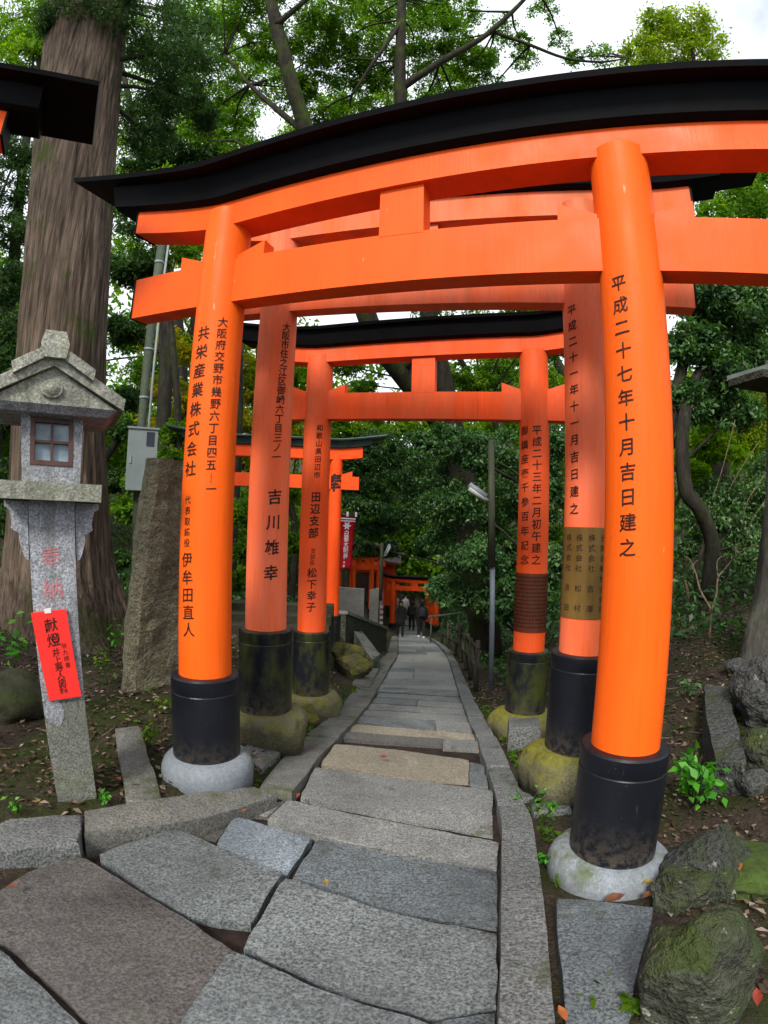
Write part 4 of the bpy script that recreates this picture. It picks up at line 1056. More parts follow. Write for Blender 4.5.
def tree(name, label, base, trunk, blobs, per, leafmat, size, bark='bark', limbs=(), cat='tree', group=None, sub=26, sig=.20, flat=.75, upbias=.6, aspect=.46, seg=10, rough=.15, crown='crown'):
    T = thing(name, label, cat, base, group)
    bm = bmesh.new()
    for pts, rad in [trunk] + list(limbs): tube(bm, pts, rad, seg, 4, rough)
    # twigs from the nearest limb point to each blob
    ax = [Vector(p) for pts, rad in [trunk] + list(limbs) for p in pts]
    for b in blobs:
        c = Vector(b[:3]); q = min(ax, key=lambda p: (p - c).length + (2 if p.z > c.z else 0))
        if (q - c).length > .3:
            m = q.lerp(c, .5) + Vector((random.uniform(-.2, .2), random.uniform(-.2, .2), random.uniform(0, .3))) * b[3]
            r0 = min(.05, .012 + .012 * (q - c).length); tube(bm, [q, m, c], [r0, r0 * .7, r0 * .35], 6, 3)
            for j in range(3):
                e = c + Vector((random.uniform(-1, 1), random.uniform(-1, 1), random.uniform(-.6, .8))) * b[3] * .8
                tube(bm, [c.lerp(m, .3), c.lerp(e, .5) + Vector((0, 0, .05)), e], [r0 * .4, r0 * .3, r0 * .15], 5, 2)
    put('trunk', bm, M[bark], T, smooth=True)
    per = int(per * 1.35)
    if per:
        P, O, TT = clumps(blobs, per, sub, sig, flat)
        S = size * RNG.uniform(.45, 1.55, len(P)) ** 1.0
        leaf_object(crown, P, O, S, TT, LEAF[leafmat], T, upbias, aspect)
    return T

# giant cedar
CB = Vector((-4.0, 6.0, 0)); az = math.atan2(CB.x, CB.y); CU = Vector((math.cos(az), -math.sin(az), 0)); CN = Vector((-math.sin(az), -math.cos(az), 0))
CT = thing('cedar_tree', 'giant cedar with furrowed brown trunk rising behind the stone lantern', 'tree', (CB.x, CB.y, zG(CB.x, CB.y)))
bm = bmesh.new(); rings = []
ZS = [-1.9, -1.5, -1.25, -1.0, -.7, -.3, .3, 1.0, 2.0, 3.0, 4.2, 5.6, 7.0, 8.6, 10.5, 13]
RS = [1.25, 1.0, .86, .78, .70, .64, .60, .57, .55, .545, .555, .57, .585, .58, .52, .4]
CS = [.12, .12, .11, .10, .08, .07, .05, .0, -.06, -.14, -.28, -.48, -.68, -.90, -1.2, -1.5]
zz = np.concatenate([np.linspace(-1.9, 1, 34)[:-1], np.linspace(1, 13, 90)])
for z in zz:
    r = float(np.interp(z, ZS, RS)); s = float(np.interp(z, ZS, CS)); ring = []
    for k in range(220):
        a = 2 * PI * k / 220
        root = max(0, (-.4 - z) / 1.2)
        f = 1 + .05 * mnoise.noise(Vector((math.cos(a) * 1.5, math.sin(a) * 1.5, z * .25)))
        f += (.22 * root) * mnoise.noise(Vector((math.cos(a) * 2.2 + 4, math.sin(a) * 2.2, z * .2)))
        f += .038 * mnoise.noise(Vector((math.cos(a) * 9, math.sin(a) * 9, z * .35))) + .036 * abs(mnoise.noise(Vector((math.cos(a) * 20, math.sin(a) * 20, z * .5)))) + .018 * mnoise.noise(Vector((math.cos(a) * 40, math.sin(a) * 40, z * 1.4)))
        q = CB + CU * (s + r * f * math.cos(a)) + CN * (r * f * math.sin(a)); ring.append((q.x, q.y, z))
    rings.append(ring)
loft(bm, rings); put('trunk', bm, M['cedar'], CT, smooth=True)
bl = pxblobs([(150, 18, 5.6, 34), (182, 55, 5.8, 28), (120, 5, 5.2, 26), (165, 95, 6.2, 24), (190, 20, 6.2, 30), (75, -5, 5.0, 30), (150, 140, 6.5, 22), (205, 110, 6.6, 18), (55, 20, 5.2, 16), (140, 200, 7.2, 18)])
P, O, TT = clumps(bl, 2200, 20, .22, .9)
leaf_object('crown', P, O, .085 * RNG.uniform(.6, 1.3, len(P)), TT, LEAF['cedar'], CT, .1, .22, droop=.5)
bm = bmesh.new()
for b in bl[:10]:
    c = Vector(b[:3]); z = c.z + random.uniform(-.3, .5); s = float(np.interp(z, ZS, CS)); q = CB + CU * s; q.z = z
    tube(bm, [q, q.lerp(c, .6) + UP * .1, c], [.05, .03, .012], 7, 3)
put('branch', bm, M['bark'], CT, smooth=True)

# the old leaning evergreen whose mossy limbs cross the sky above the path
Y = 12.0
def pp(*L): return [at(x, y, Yy) for x, y, Yy in L]
base = Vector((2.75, 13.2, zG(2.75, 13.2)))
trunk = ([base - UP * .2, at(474, 560, 13.2), at(462, 470, 13.0), at(440, 420, 12.4), at(400, 370, 11.6), at(372, 330, 11), at(340, 230, 10.2), at(308, 135, 9.6), at(288, 70, 9.2), at(268, -10, 8.8), at(250, -90, 8.4)],
         [.40, .36, .32, .29, .25, .22, .19, .17, .155, .13, .10])
limbs = [(pp((462, 470, 13), (452, 420, 12.6), (432, 330, 12), (414, 220, 11.2), (402, 120, 10.4), (400, 60, 10), (402, 0, 9.6), (404, -70, 9)), [.26, .24, .21, .18, .15, .13, .11, .07]),
         (pp((401, 88, 10.2), (440, 62, 10), (482, 38, 9.8), (512, 12, 9.6), (535, -12, 9.4)), [.10, .085, .07, .055, .04]),
         (pp((494, 32, 9.8), (530, 45, 9.9), (565, 58, 10), (600, 62, 10.1), (628, 58, 10.2)), [.05, .042, .036, .028, .018]),
         (pp((308, 135, 9.6), (280, 112, 9.8), (250, 85, 10.2), (225, 55, 10.6)), [.085, .07, .05, .03]),
         (pp((340, 230, 10.2), (300, 200, 10.2), (262, 160, 10.4), (235, 140, 10.6)), [.09, .07, .05, .03]),
         (pp((276, 25, 8.9), (300, 5, 8.8), (330, -20, 8.6)), [.08, .06, .04]),
         (pp((403, 20, 9.7), (375, 60, 9.8), (352, 95, 10)), [.06, .045, .025]),
         (pp((400, 370, 11.6), (430, 345, 11), (470, 320, 10.6)), [.13, .10, .06])]
bl = pxblobs([(225, 60, 10.6, 30), (250, 20, 9.4, 26), (215, 110, 10.8, 24), (245, 150, 10.5, 24, .7), (300, 25, 8.9, 26), (335, 70, 9.8, 30), (360, 30, 9.4, 30), (330, 5, 8.6, 26), (378, 90, 10.2, 24),
              (430, 30, 9.6, 26), (440, 85, 10.2, 28), (470, 65, 9.9, 24), (418, 110, 10.6, 24), (490, 90, 10.4, 20, .7), (460, 10, 9.5, 24), (505, 30, 9.6, 16, .4), (278, 90, 9.4, 22, .6), (265, 175, 10.6, 20, .7), (320, 115, 9.8, 18, .6),
              (405, -10, 9.3, 28), (280, -15, 8.7, 30), (222, 5, 9.0, 28), (200, 140, 10.8, 24), (350, 110, 10, 18, .6), (525, 60, 9.9, 13, .3), (560, 40, 10, 12, .25), (600, 55, 10.1, 14, .3), (545, 10, 9.5, 14, .3), (395, 135, 10.8, 16, .5), (205, 30, 10, 26), (270, 45, 9.6, 22), (310, 60, 9.6, 24), (345, 40, 9.4, 24), (385, 55, 9.8, 24), (415, 55, 9.8, 22), (455, 40, 9.6, 20), (365, 75, 10, 20), (240, 90, 10.4, 24), (235, 125, 10.6, 22), (435, 5, 9.4, 22), (485, 60, 10, 16, .7), (380, 5, 9.2, 24), (255, -10, 8.9, 26), (455, 105, 10.4, 20), (300, 90, 9.8, 16), (575, 58, 10, 10, .25), (520, 40, 9.8, 10, .25)])
bl = [tuple(k * 1.13 for k in b[:4]) + tuple(b[4:]) for b in bl]
tree('evergreen_tree', 'old evergreen with mossy forked limbs arching over the gates', base, trunk, bl, 2100, 'mid', .075, 'barkmoss', limbs, sub=30, sig=.17, seg=12)

# crowns right of the path and behind
tg = 'trees around the path'
def simple_tree(name, label, px, Y, basex_y, blobs, per, mat, size, r=.14, bark='bark', sub=28, sig=.19, group=tg, upbias=.6, aspect=.46, flat=.75):
    B = pxblobs(blobs); x = basex_y; z0 = zG(x, Y); top = max(B, key=lambda b: b[2])
    tr = [Vector((x, Y, z0 - .15)), Vector((x + .05, Y, z0 + (top[2] - z0) * .35)), Vector(((x + top[0]) / 2, (Y + top[1]) / 2, z0 + (top[2] - z0) * .7)), Vector(top[:3])]
    return tree(name, label, (x, Y, z0), (tr, [r, r * .85, r * .6, r * .2]), B, per, mat, size, bark, (), group=group, sub=sub, sig=sig, upbias=upbias, aspect=aspect, flat=flat)
simple_tree('broadleaf_tree', 'yellow green tree crown against bright sky above the black beam, top right', 0, 14, 9.3,
    [(672, 40, 14, 34), (645, 60, 14, 26), (700, 60, 14, 28), (690, 25, 13.6, 22), (655, 28, 13.8, 18, .7), (715, 90, 13.5, 24), (630, 85, 13.6, 20, .6), (740, 110, 13.2, 26)], 2000, 'olive', .13, .2)
simple_tree('broadleaf_tree', 'green crown below the right end of the second gate roof beam', 0, 11, 7.6,
    [(735, 200, 11, 38), (768, 230, 11, 40), (700, 225, 11, 30), (760, 180, 11.4, 34), (720, 250, 10.6, 30), (790, 160, 11.5, 40), (745, 260, 10.8, 30)], 3000, 'mid', .10, .2)
simple_tree('camellia_tree', 'dark glossy leaved tree right of the nearest right pillar, its black trunk bare below', 0, 7.6, 4.05,
    [(715, 300, 7.6, 34), (690, 340, 7.6, 28), (740, 310, 7.4, 36), (720, 370, 7.4, 34), (690, 400, 7.6, 26), (750, 350, 7.8, 28, .6), (705, 270, 7.8, 26), (765, 290, 7.6, 36), (735, 410, 7.6, 28, .7), (690, 290, 8, 24)], 3000, 'dark', .085, .15)
simple_tree('broadleaf_tree', 'sunlit yellow green tree behind the dark glossy one at right', 0, 13, 9.0,
    [(745, 350, 13, 30), (765, 400, 13, 34), (720, 330, 13, 26), (768, 340, 13, 34), (745, 430, 13, 28), (700, 450, 13, 20)], 2300, 'olive', .12, .16)
simple_tree('broadleaf_shrub', 'bright green shrub catching light beside the black trunk at right', 0, 9, 4.9,
    [(712, 432, 9, 20), (722, 446, 9, 18), (706, 452, 9, 16), (694, 470, 8.8, 16), (735, 452, 9.2, 14, .6)], 1500, 'bright', .07, .05)
simple_tree('shrub', 'loose grey green shrub on the slope at the right frame edge', 0, 8.2, 5.2,
    [(735, 520, 8.2, 26), (760, 500, 8, 28), (700, 515, 8.6, 24), (770, 540, 7.8, 26), (745, 545, 8, 20, .7), (715, 490, 8.8, 24), (775, 470, 8.4, 28), (690, 545, 8.8, 14, .6), (755, 560, 7.6, 16, .6)], 2300, 'grey', .065, .05, sub=34, sig=.22)
# centre mass
simple_tree('camellia_tree', 'big dark camellia right of the descending path behind the lamp post', 0, 12, 3.4,
    [(455, 500, 11.2, 30), (475, 555, 11, 32), (470, 450, 11.2, 30), (450, 590, 12, 24), (500, 600, 11, 26), (440, 440, 11.5, 24), (525, 590, 10.6, 26), (550, 560, 10.6, 26), (470, 470, 14, 32), (500, 450, 13.4, 32), (450, 500, 14.5, 32), (480, 530, 14, 34), (445, 535, 15, 26), (510, 500, 13, 34), (530, 470, 13, 30), (500, 560, 13.4, 30), (470, 575, 14.4, 26), (525, 540, 12.6, 30), (435, 460, 14.8, 30), (545, 500, 12, 28), (480, 600, 14, 20), (550, 440, 12.6, 26)], 3000, 'dark', .085, .2)
simple_tree('camellia_tree', 'dark bluish camellia over the path centre beyond the walkers', 0, 21, 3.6,
    [(400, 480, 20, 28), (375, 500, 20, 26), (425, 505, 20, 26), (395, 520, 21, 18), (365, 470, 20, 26), (410, 450, 20, 28), (380, 445, 20, 26), (440, 480, 19, 26), (370, 528, 21, 14), (345, 490, 20, 22), (362, 546, 22, 15, .8), (388, 548, 22.5, 13, .7), (425, 545, 22, 14, .7), (352, 455, 20, 24)], 2600, 'dark', .11, .22)
simple_tree('broadleaf_tree', 'mid green tree framed under the third gate tie beam at left centre', 0, 24, -1.6,
    [(360, 430, 24, 26), (390, 420, 24, 24), (340, 470, 24, 24), (420, 425, 24, 22), (450, 430, 23, 24), (480, 425, 22, 26), (345, 430, 24, 20), (505, 430, 20, 22)], 2300, 'bright', .14, .2)
simple_tree('broadleaf_tree', 'green tree seen between third gate beams above the tie beam', 0, 18, 5.2,
    [(455, 375, 18, 18, .8), (500, 370, 18, 24), (480, 385, 18, 20), (540, 390, 17, 28), (555, 360, 17, 24), (345, 365, 19, 18, .7), (365, 385, 19, 14, .5), (470, 315, 18, 24, .5), (520, 310, 17, 22, .6), (430, 310, 18, 18, .4), (550, 320, 17, 26)], 1900, 'mid', .11, .22)
# left side
simple_tree('maple_tree', 'yellow autumn maple glowing between cedar and nearest left pillar', 0, 17, -6.0,
    [(170, 300, 17, 20), (180, 350, 17, 24), (165, 390, 17, 24), (185, 410, 17, 22), (150, 430, 17, 22), (180, 450, 17, 20), (160, 340, 17, 20, .8), (190, 250, 17, 20, .7), (205, 290, 17, 18, .7)], 1800, 'maple', .13, .16)
simple_tree('maple_tree', 'yellow and green maple seen between first and second left pillars', 0, 20, -3.4,
    [(245, 390, 20, 22), (262, 370, 20, 20), (250, 420, 20, 20), (245, 460, 20, 18), (290, 410, 20, 20), (345, 395, 20, 12, .6), (232, 350, 20, 20), (300, 440, 20, 22), (270, 450, 20, 20)], 1800, 'maple', .14, .16)
simple_tree('broadleaf_tree', 'bright leaved tree in the top left corner behind the cedar', 0, 9, -7.6,
    [(15, 15, 9, 28), (35, 45, 9, 24), (5, 65, 9, 26), (-15, 30, 9, 28), (50, 10, 9.2, 18, .7), (20, 95, 9.4, 20, .6), (-20, 95, 9, 26)], 2300, 'bright', .085, .16)
simple_tree('conifer_tree', 'dark conifer filling the shade at the left frame edge', 0, 8.4, -7.2,
    [(8, 180, 8.4, 26), (15, 230, 8.4, 26), (5, 280, 8.4, 26), (-15, 220, 8, 30), (10, 330, 8.6, 24), (-5, 360, 8.4, 26), (20, 150, 8.6, 20), (0, 420, 8.6, 24), (-10, 470, 8.4, 24), (5, 520, 8.6, 20), (-5, 130, 8.4, 24)], 2400, 'cedar', .09, .25, aspect=.3, upbias=.2)
simple_tree('conifer_tree', 'tall dark conifer standing close right of the giant cedar', 0, 12, -5.3,
    [(150, 165, 12, 26), (140, 220, 12, 26), (130, 270, 12, 22), (165, 200, 12, 22), (125, 330, 12, 18), (145, 110, 12, 28), (175, 150, 12, 22), (185, 95, 12, 28), (160, 60, 12, 30), (130, 400, 12, 16), (195, 190, 12, 22), (150, 260, 12.4, 18, .7), (210, 165, 12.4, 20), (185, 225, 12.4, 18, .7)], 2600, 'cedar', .11, .2, aspect=.34, upbias=.2)
simple_tree('broadleaf_tree', 'mid green tree behind the roof line between cedar and mossy limbs', 0, 16, -4.6,
    [(200, 170, 16, 28), (225, 150, 16, 26), (240, 190, 16, 24), (210, 210, 16, 26), (190, 130, 16.4, 26), (260, 190, 16, 22), (235, 110, 16, 22, .7), (180, 240, 16, 24), (285, 170, 16, 20, .7), (320, 160, 16, 20, .6)], 1900, 'bright', .12, .2)
simple_tree('evergreen_tree', 'dense dark evergreen rising far behind the dark conifer and pole', 0, 21, -8.6,
    [(120, 120, 21, 34), (150, 160, 21, 34), (115, 190, 21, 34), (160, 220, 21, 34), (125, 260, 21, 34), (165, 290, 21, 28), (130, 330, 21, 28), (200, 120, 21, 30), (190, 70, 20.5, 30), (130, 60, 20, 34), (230, 170, 21, 26), (210, 230, 21, 26), (150, 370, 21, 24), (240, 215, 21, 24), (170, 20, 19, 34), (110, 10, 18, 34), (20, 330, 20, 34), (10, 390, 20, 30), (20, 270, 20, 34), (5, 440, 20, 30)], 1900, 'mid', .17, .3)
simple_tree('broadleaf_tree', 'light green high crown far behind the mossy limbs, above the beams', 0, 23, 8.5,
    [(300, 130, 21, 22, .8), (270, 60, 20, 22, .7), (340, 100, 21, 20, .7), (390, 100, 21, 20, .7), (430, 110, 21, 20, .7), (320, 30, 19, 20, .6), (370, 20, 19, 20, .6), (240, 60, 20, 22, .8), (460, 70, 20, 18, .6), (225, 20, 19, 22, .7), (410, 20, 19, 18, .5), (490, 110, 21, 16, .5)], 1500, 'bright', .15, .25)
simple_tree('slender_tree', 'thin dark tree trunk beside the pole left of the nearest pillar', 0, 10, -4.05,
    [(176, 250, 10, 16, .5), (165, 180, 10.2, 18, .6)], 900, 'mid', .09, .09, sub=14)
simple_tree('broadleaf_shrub', 'dark green undershrub behind the electric box', 0, 9.5, -4.6,
    [(165, 460, 9.5, 18), (145, 480, 9.4, 18), (180, 470, 9.6, 16), (130, 510, 9.2, 18), (175, 430, 10, 16), (155, 510, 9.4, 14)], 1500, 'mid', .08, .05)
simple_tree('broadleaf_shrub', 'dark shrub in shade behind the second and third left pillars', 0, 13, -3.0,
    [(245, 510, 13, 20), (290, 490, 13, 20), (250, 550, 12.6, 18), (290, 545, 12.6, 16), (270, 520, 13, 20), (240, 580, 12.4, 12)], 1500, 'mid', .09, .05)
simple_tree('conifer_tree', 'dark conifer directly behind the giant cedar trunk, low at its left', 0, 11, -7.0,
    [(30, 560, 11, 20), (15, 480, 11, 24), (120, 560, 11, 14), (130, 590, 11, 12), (10, 600, 11, 16), (120, 480, 11, 16), (125, 430, 11, 14)], 1600, 'cedar', .1, .2)
# woods behind everything
N = 26000
def woods():
    B = []
    for i in range(240):
        a = RNG.uniform(-1.0, 1.0); Yw = RNG.uniform(27, 44); x = Yw * math.tan(a) * .85 + 1
        if -3.5 < x < 6 and Yw < 37: continue
        z0 = zG(max(-58, min(58, x)), Yw); B.append((x, Yw, z0 + RNG.uniform(0, 12 + 5 * RNG.random()), RNG.uniform(1.8, 3.2)))
    for i in range(46):
        Yw = RNG.uniform(38, 45); x = RNG.uniform(-5, 8); B.append((x, Yw, zG(x, Yw) + RNG.uniform(.3, 9.5), RNG.uniform(1.6, 2.4)))
    for i in range(110):
        s = RNG.choice([-1, 1]); Yw = RNG.uniform(6, 27); x = s * (RNG.uniform(10, 15) + .35 * Yw)
        B.append((x, Yw, zG(x, Yw) + RNG.uniform(0, 10), RNG.uniform(1.4, 2.4)))
    return clumps(B, 460, 22, .22, .9)
P, O, TT = woods()
o = leaf_object('distant_woods', P, O, .40 * RNG.uniform(.6, 1.3, len(P)), TT, LEAF['mid'], None, .5, .6)
tag(o, 'far off green woods closing the view behind the gates', 'woods', kind='stuff')

# low undergrowth on both banks
def under():
    P = []
    while len(P) < 36000:
        y = RNG.uniform(4.8, 36)
        if RNG.random() < .6: x = xr(y) + .7 + abs(RNG.normal()) * (2.5 + .25 * y) + max(0, (8.0 - y)) * .8
        else: x = xl(y) - 1.8 - abs(RNG.normal()) * (2.5 + .25 * y) - max(0, (11 - y)) * .5
        if not -50 < x < 50: continue
        c = mnoise.noise(Vector((x * .9, y * .9, 7)))
        if c < -.25 and RNG.random() < .8: continue
        P.append((x, y, zG(x, y) + abs(RNG.normal()) * (.18 + .30 * max(0, c)) ))
    return np.array(P)
P = under()
o = leaf_object('undergrowth', P, np.zeros_like(P), (.09 + .004 * P[:, 1]) * RNG.uniform(.6, 1.4, len(P)), np.clip(RNG.normal(.4, .2, len(P)), 0, 1), LEAF['dark'], None, .9, .5)
tag(o, 'dark low leafy undergrowth covering both banks below the trees', 'undergrowth', kind='stuff')
def weeds():
    P = []
    for i in range(5200):
        u = RNG.random()
        if u < .30: y = RNG.uniform(1.3, 8); x = xr(y) + .26 + abs(RNG.normal()) * .05
        elif u < .45: y = RNG.uniform(3.2, 9); x = xl(y) - .24 - abs(RNG.normal()) * .08
        elif u < .78: x, y = RNG.uniform(1.9, 5.5), RNG.uniform(2.2, 7.5)
        else: x, y = RNG.uniform(-5, -1.0), RNG.uniform(2.6, 7.5)
        if mnoise.noise(Vector((x * 2.3, y * 2.3, 11))) < .12: continue
        P.append((x, y, zGn(x, y) + abs(RNG.normal()) * .035))
    return np.array(P)
P = weeds()
o = leaf_object('weeds', P, np.zeros_like(P), .034 * RNG.uniform(.5, 1.7, len(P)), np.clip(RNG.normal(.4, .2, len(P)), 0, 1), LEAF['mid'], None, .9, .5)
tag(o, 'tiny green weeds and moss leaves in joints and on the banks', 'weeds', kind='stuff')
bm = bmesh.new()
for i in range(420):
    x, y = (random.uniform(1.5, 6.5), random.uniform(1.5, 8)) if i % 2 else (random.uniform(-5.5, -1.2), random.uniform(2.5, 8))
    L = random.uniform(.06, .30); a = random.uniform(0, PI); z = zGn(x, y) + .015
    q = [Vector((x + L * t * math.cos(a + t * .5), y + L * t * math.sin(a + t * .5), z + .012 * random.random())) for t in (-.5, 0, .5)]
    tube(bm, q, [.004, .0035, .002], 4, 1)
tag(put('twig_litter', bm, M['barkpale']), 'thin dry twigs scattered over the leaf litter', 'twigs', kind='stuff')

# right edge trunk, bare sapling
ET = ground(752, 668); ET = Vector((ET.x + .25, ET.y, ET.z))
T = thing('tree_trunk', 'grey tree foot with sloping root at the right frame edge above the boulders', 'tree', ET)
bm = bmesh.new(); tube(bm, [ET - UP * .3, ET + UP * .15, ET + UP * .6, ET + Vector((.05, 0, 1.4)), ET + Vector((.15, 0, 3.0))], [.46, .32, .24, .21, .2], 28, 6, .22); put('trunk', bm, M['barkgrey'], T, smooth=True)
SP = ground(709, 640)
T = thing('bare_sapling', 'bare forked sapling with pale twigs on the leafy slope', 'sapling', SP)
bm = bmesh.new(); D = math.hypot(SP.x, SP.y)
for pts, rad in (([(709, 640), (711, 612), (708, 604), (700, 590), (696, 574), (690, 560), (684, 556)], .016), ([(711, 612), (716, 596), (718, 578), (724, 570), (735, 557), (742, 551), (758, 543)], .014),
                 ([(718, 578), (717, 562), (722, 556)], .008), ([(735, 557), (737, 548), (740, 538), (746, 532)], .007), ([(696, 574), (692, 566), (698, 560)], .006), ([(742, 551), (750, 552)], .005)):
    tube(bm, [atd(x, y, D + .05 * i) for i, (x, y) in enumerate(pts)], [rad * (1 - .6 * i / len(pts)) for i in range(len(pts))], 8, 3, .2)
put('trunk', bm, M['barkpale'], T, smooth=True)
SP = ground(690, 612); D = math.hypot(SP.x, SP.y)
bm = bmesh.new(); tube(bm, [SP - UP * .05, atd(688, 594, D), atd(685, 580, D)], [.03, .026, .02], 8, 3, .2)
tag(put('sapling_stub', bm, M['barkpale'], smooth=True, loc=SP), 'short pale sunlit stub behind the bare forked sapling', 'sapling')
DT = Vector((3.65, 7.3, zG(3.65, 7.3)))
T = thing('dark_tree', 'leaning dark trunk with elbow bend just right of the nearest right pillar', 'tree', DT)
bm = bmesh.new(); tube(bm, [at(706, 600, 7.4), at(712, 545, 7.3), at(700, 510, 7.2), at(686, 490, 7.2), at(682, 440, 7.3), at(688, 400, 7.5), at(700, 370, 7.6)], [.12, .12, .11, .11, .10, .10, .07], 12, 4, .2); put('trunk', bm, M['bark'], T, smooth=True)
# thin whitish stems through the shrub
TW = thing('bare_shrub', 'thin pale bare stems in front of the grey green shrub', 'shrub', at(745, 500, 7.0))
for a in ([(768, 470), (748, 500), (742, 530)], [(735, 420), (722, 470), (712, 500)], [(760, 440), (740, 470), (728, 492)], [(766, 500), (752, 520), (748, 540)]):
    bm = bmesh.new(); tube(bm, [at(x, y, 7.0) for x, y in a], [.006, .005, .003][:len(a)], 6, 3); put('stem', bm, M['barkpale'], TW, smooth=True)

# small plants
def plant(px, py, h, n, size, label, mat='plant', group='small green plants on the banks', spread=.5):
    b = ground(px, py); T = thing('small_plant', label, 'plant', b, group)
    k = b.length / F; H = h * k; bm = bmesh.new(); P = []; 
    for i in range(max(3, n // 7)):
        a = random.uniform(0, 2 * PI); e = b + Vector((math.cos(a) * H * spread * random.random(), math.sin(a) * H * spread * random.random(), H * random.uniform(.5, 1)))
        tube(bm, [b, b.lerp(e, .5) + UP * .02, e], [.004, .003, .002], 5, 2)
        for j in range(7): P.append(b.lerp(e, random.uniform(.4, 1.05)) + Vector((random.gauss(0, 1), random.gauss(0, 1), random.gauss(0, .6))) * H * .10)
    put('stem', bm, M['polewood'], T, smooth=True)
    P = np.array(P); leaf_object('foliage', P, np.zeros_like(P) + np.array([0, -.4, 0]), size * RNG.uniform(.7, 1.25, len(P)), RNG.uniform(.2, .9, len(P)), LEAF[mat], T, 1.0, .55)
plant(693, 806, 50, 110, .085, 'leafy bright green plant between the nearest right foot and squared kerb', spread=.75)
plant(549, 815, 16, 16, .035, 'tiny green sprout beside the narrow flat stone')
plant(527, 812, 26, 24, .035, 'green weed in the joint behind the right kerb')
plant(546, 868, 18, 18, .035, 'small weed between right kerb and the nearest right pale footing')
plant(631, 1016, 16, 20, .05, 'low seedling at the foot of the biggest boulder', mat='mid')
plant(14, 672, 52, 32, .085, 'broad bright green seedling at the left edge beside the mossy mound')
plant(111, 652, 32, 26, .07, 'green plant between cedar root and standing stone')
plant(108, 685, 40, 30, .06, 'dark green plant at the foot of the standing stone', mat='mid')
plant(105, 806, 16, 16, .035, 'small weed right of the lantern post foot')
plant(18, 812, 16, 12, .03, 'tiny weed above the left kerb block')
plant(150, 748, 26, 30, .05, 'dark leaved plant right of the pale edging stone', mat='mid')
plant(172, 715, 24, 24, .05, 'low plant left of the nearest left black foot', mat='mid')
plant(690, 612, 22, 60, .06, 'blue green tuft behind the bare sapling', mat='grey')
plant(688, 700, 30, 40, .06, 'dark plant on the slope right of the nearest right pillar', mat='dark')

# leaf litter
def litter(n, region, size):
    P = []
    while len(P) < n:
        x, y = region()
        l, r = xl(y), xr(y)
        inside = l - .25 < x < r + .22
        if inside and RNG.random() > .008: continue
        z = zP(y) - .02 if inside else zGn(x, y)
        P.append((x, y, z + RNG.uniform(.006, .022)))
    P = np.array(P)
    return P, np.zeros_like(P)
P1_, O1_ = litter(24000, lambda: (RNG.uniform(1.2, 7.5), RNG.uniform(1.2, 9.5) ** 1.0), .05)
P2_, O2_ = litter(17000, lambda: (RNG.uniform(-6.5, -.6), RNG.uniform(2.3, 9)), .05)
P3_, O3_ = litter(2500, lambda: (RNG.uniform(-2.5, 3.5), RNG.uniform(6, 20)), .05)
P = np.concatenate([P1_, P2_, P3_]); TT = np.clip(RNG.beta(2.2, 2.6, len(P)), 0, 1)
o = leaf_object('leaf_litter', P, np.zeros_like(P), .047 * RNG.uniform(.5, 1.35, len(P)), TT, LEAF['litter'], None, 2.6, .55, droop=.12)
tag(o, 'brown fallen leaves strewn over the soil on both banks', 'leaf litter', kind='stuff')
def fallen(px, py, size, tint, label, n=1, h=.05, dz=.03):
    p = onpath(px, py, h) if 'path' in label or 'slab' in label else ground(px, py, dz)
    bm = bmesh.new(); a0 = random.uniform(0, 6); o = []
    pts = [(0, 0), (.25, .16), (.55, .22), (.8, .12), (1.05, 0), (.8, -.13), (.55, -.22), (.25, -.15)]
    V = [bm.verts.new(p + Vector((size * ((x - .5) * math.cos(a0) - y * 1.2 * math.sin(a0)), size * ((x - .5) * math.sin(a0) + y * 1.2 * math.cos(a0)), .008 + size * .5 * abs(y) + size * .12 * x))) for x, y in pts]
    c = bm.verts.new(p + Vector((0, 0, .006)))
    for i in range(8): bm.faces.new((c, V[i], V[(i + 1) % 8]))
    o = put('fallen_leaf', bm, tint, smooth=True, loc=p)
    tag(o, label, 'fallen leaf', 'single fallen leaves')
def lm(name, c): return m_plain(name, c, .6, .3, 40)
LO, LY, LR, LB_ = lm('orange_leaf', (.30, .09, .02)), lm('yellow_leaf', (.26, .19, .035)), lm('red_leaf', (.24, .032, .016)), lm('rust_leaf', (.13, .045, .02))
fallen(383, 758, .07, LR, 'red maple leaf on the yellowish path slab')
fallen(478, 751, .05, LO, 'orange leaf on the path close to the right kerb')
fallen(326, 884, .05, LY, 'yellow leaf on the large grey slab in the foreground')
fallen(244, 812, .045, LO, 'orange leaf on path joint above the bluish slab')
fallen(13, 888, .05, LB_, 'tan leaf at the left corner of the brown slab')
fallen(298, 797, .05, LR, 'red leaf by the left kerb corner on the path')
fallen(614, 901, .10, LB_, 'large rust leaf lying before the pale footing')
fallen(648, 884, .065, LY, 'yellow leaf lying right of the pale footing')
fallen(647, 897, .06, LB_, 'tan leaf just below the yellow one by the footing')
fallen(738, 868, .07, LO, 'orange leaf at the left edge of the green moss mound', dz=.09)
fallen(756, 1000, .07, LR, 'reddish leaf at the right frame edge beside the biggest boulder')
fallen(119, 780, .05, LO, 'orange leaf near the pale edging stone by the lantern')
fallen(38, 803, .05, LY, 'yellow leaf left of the lantern post foot')
fallen(562, 1016, .06, LO, 'orange leaf beside the right kerb at the bottom edge')

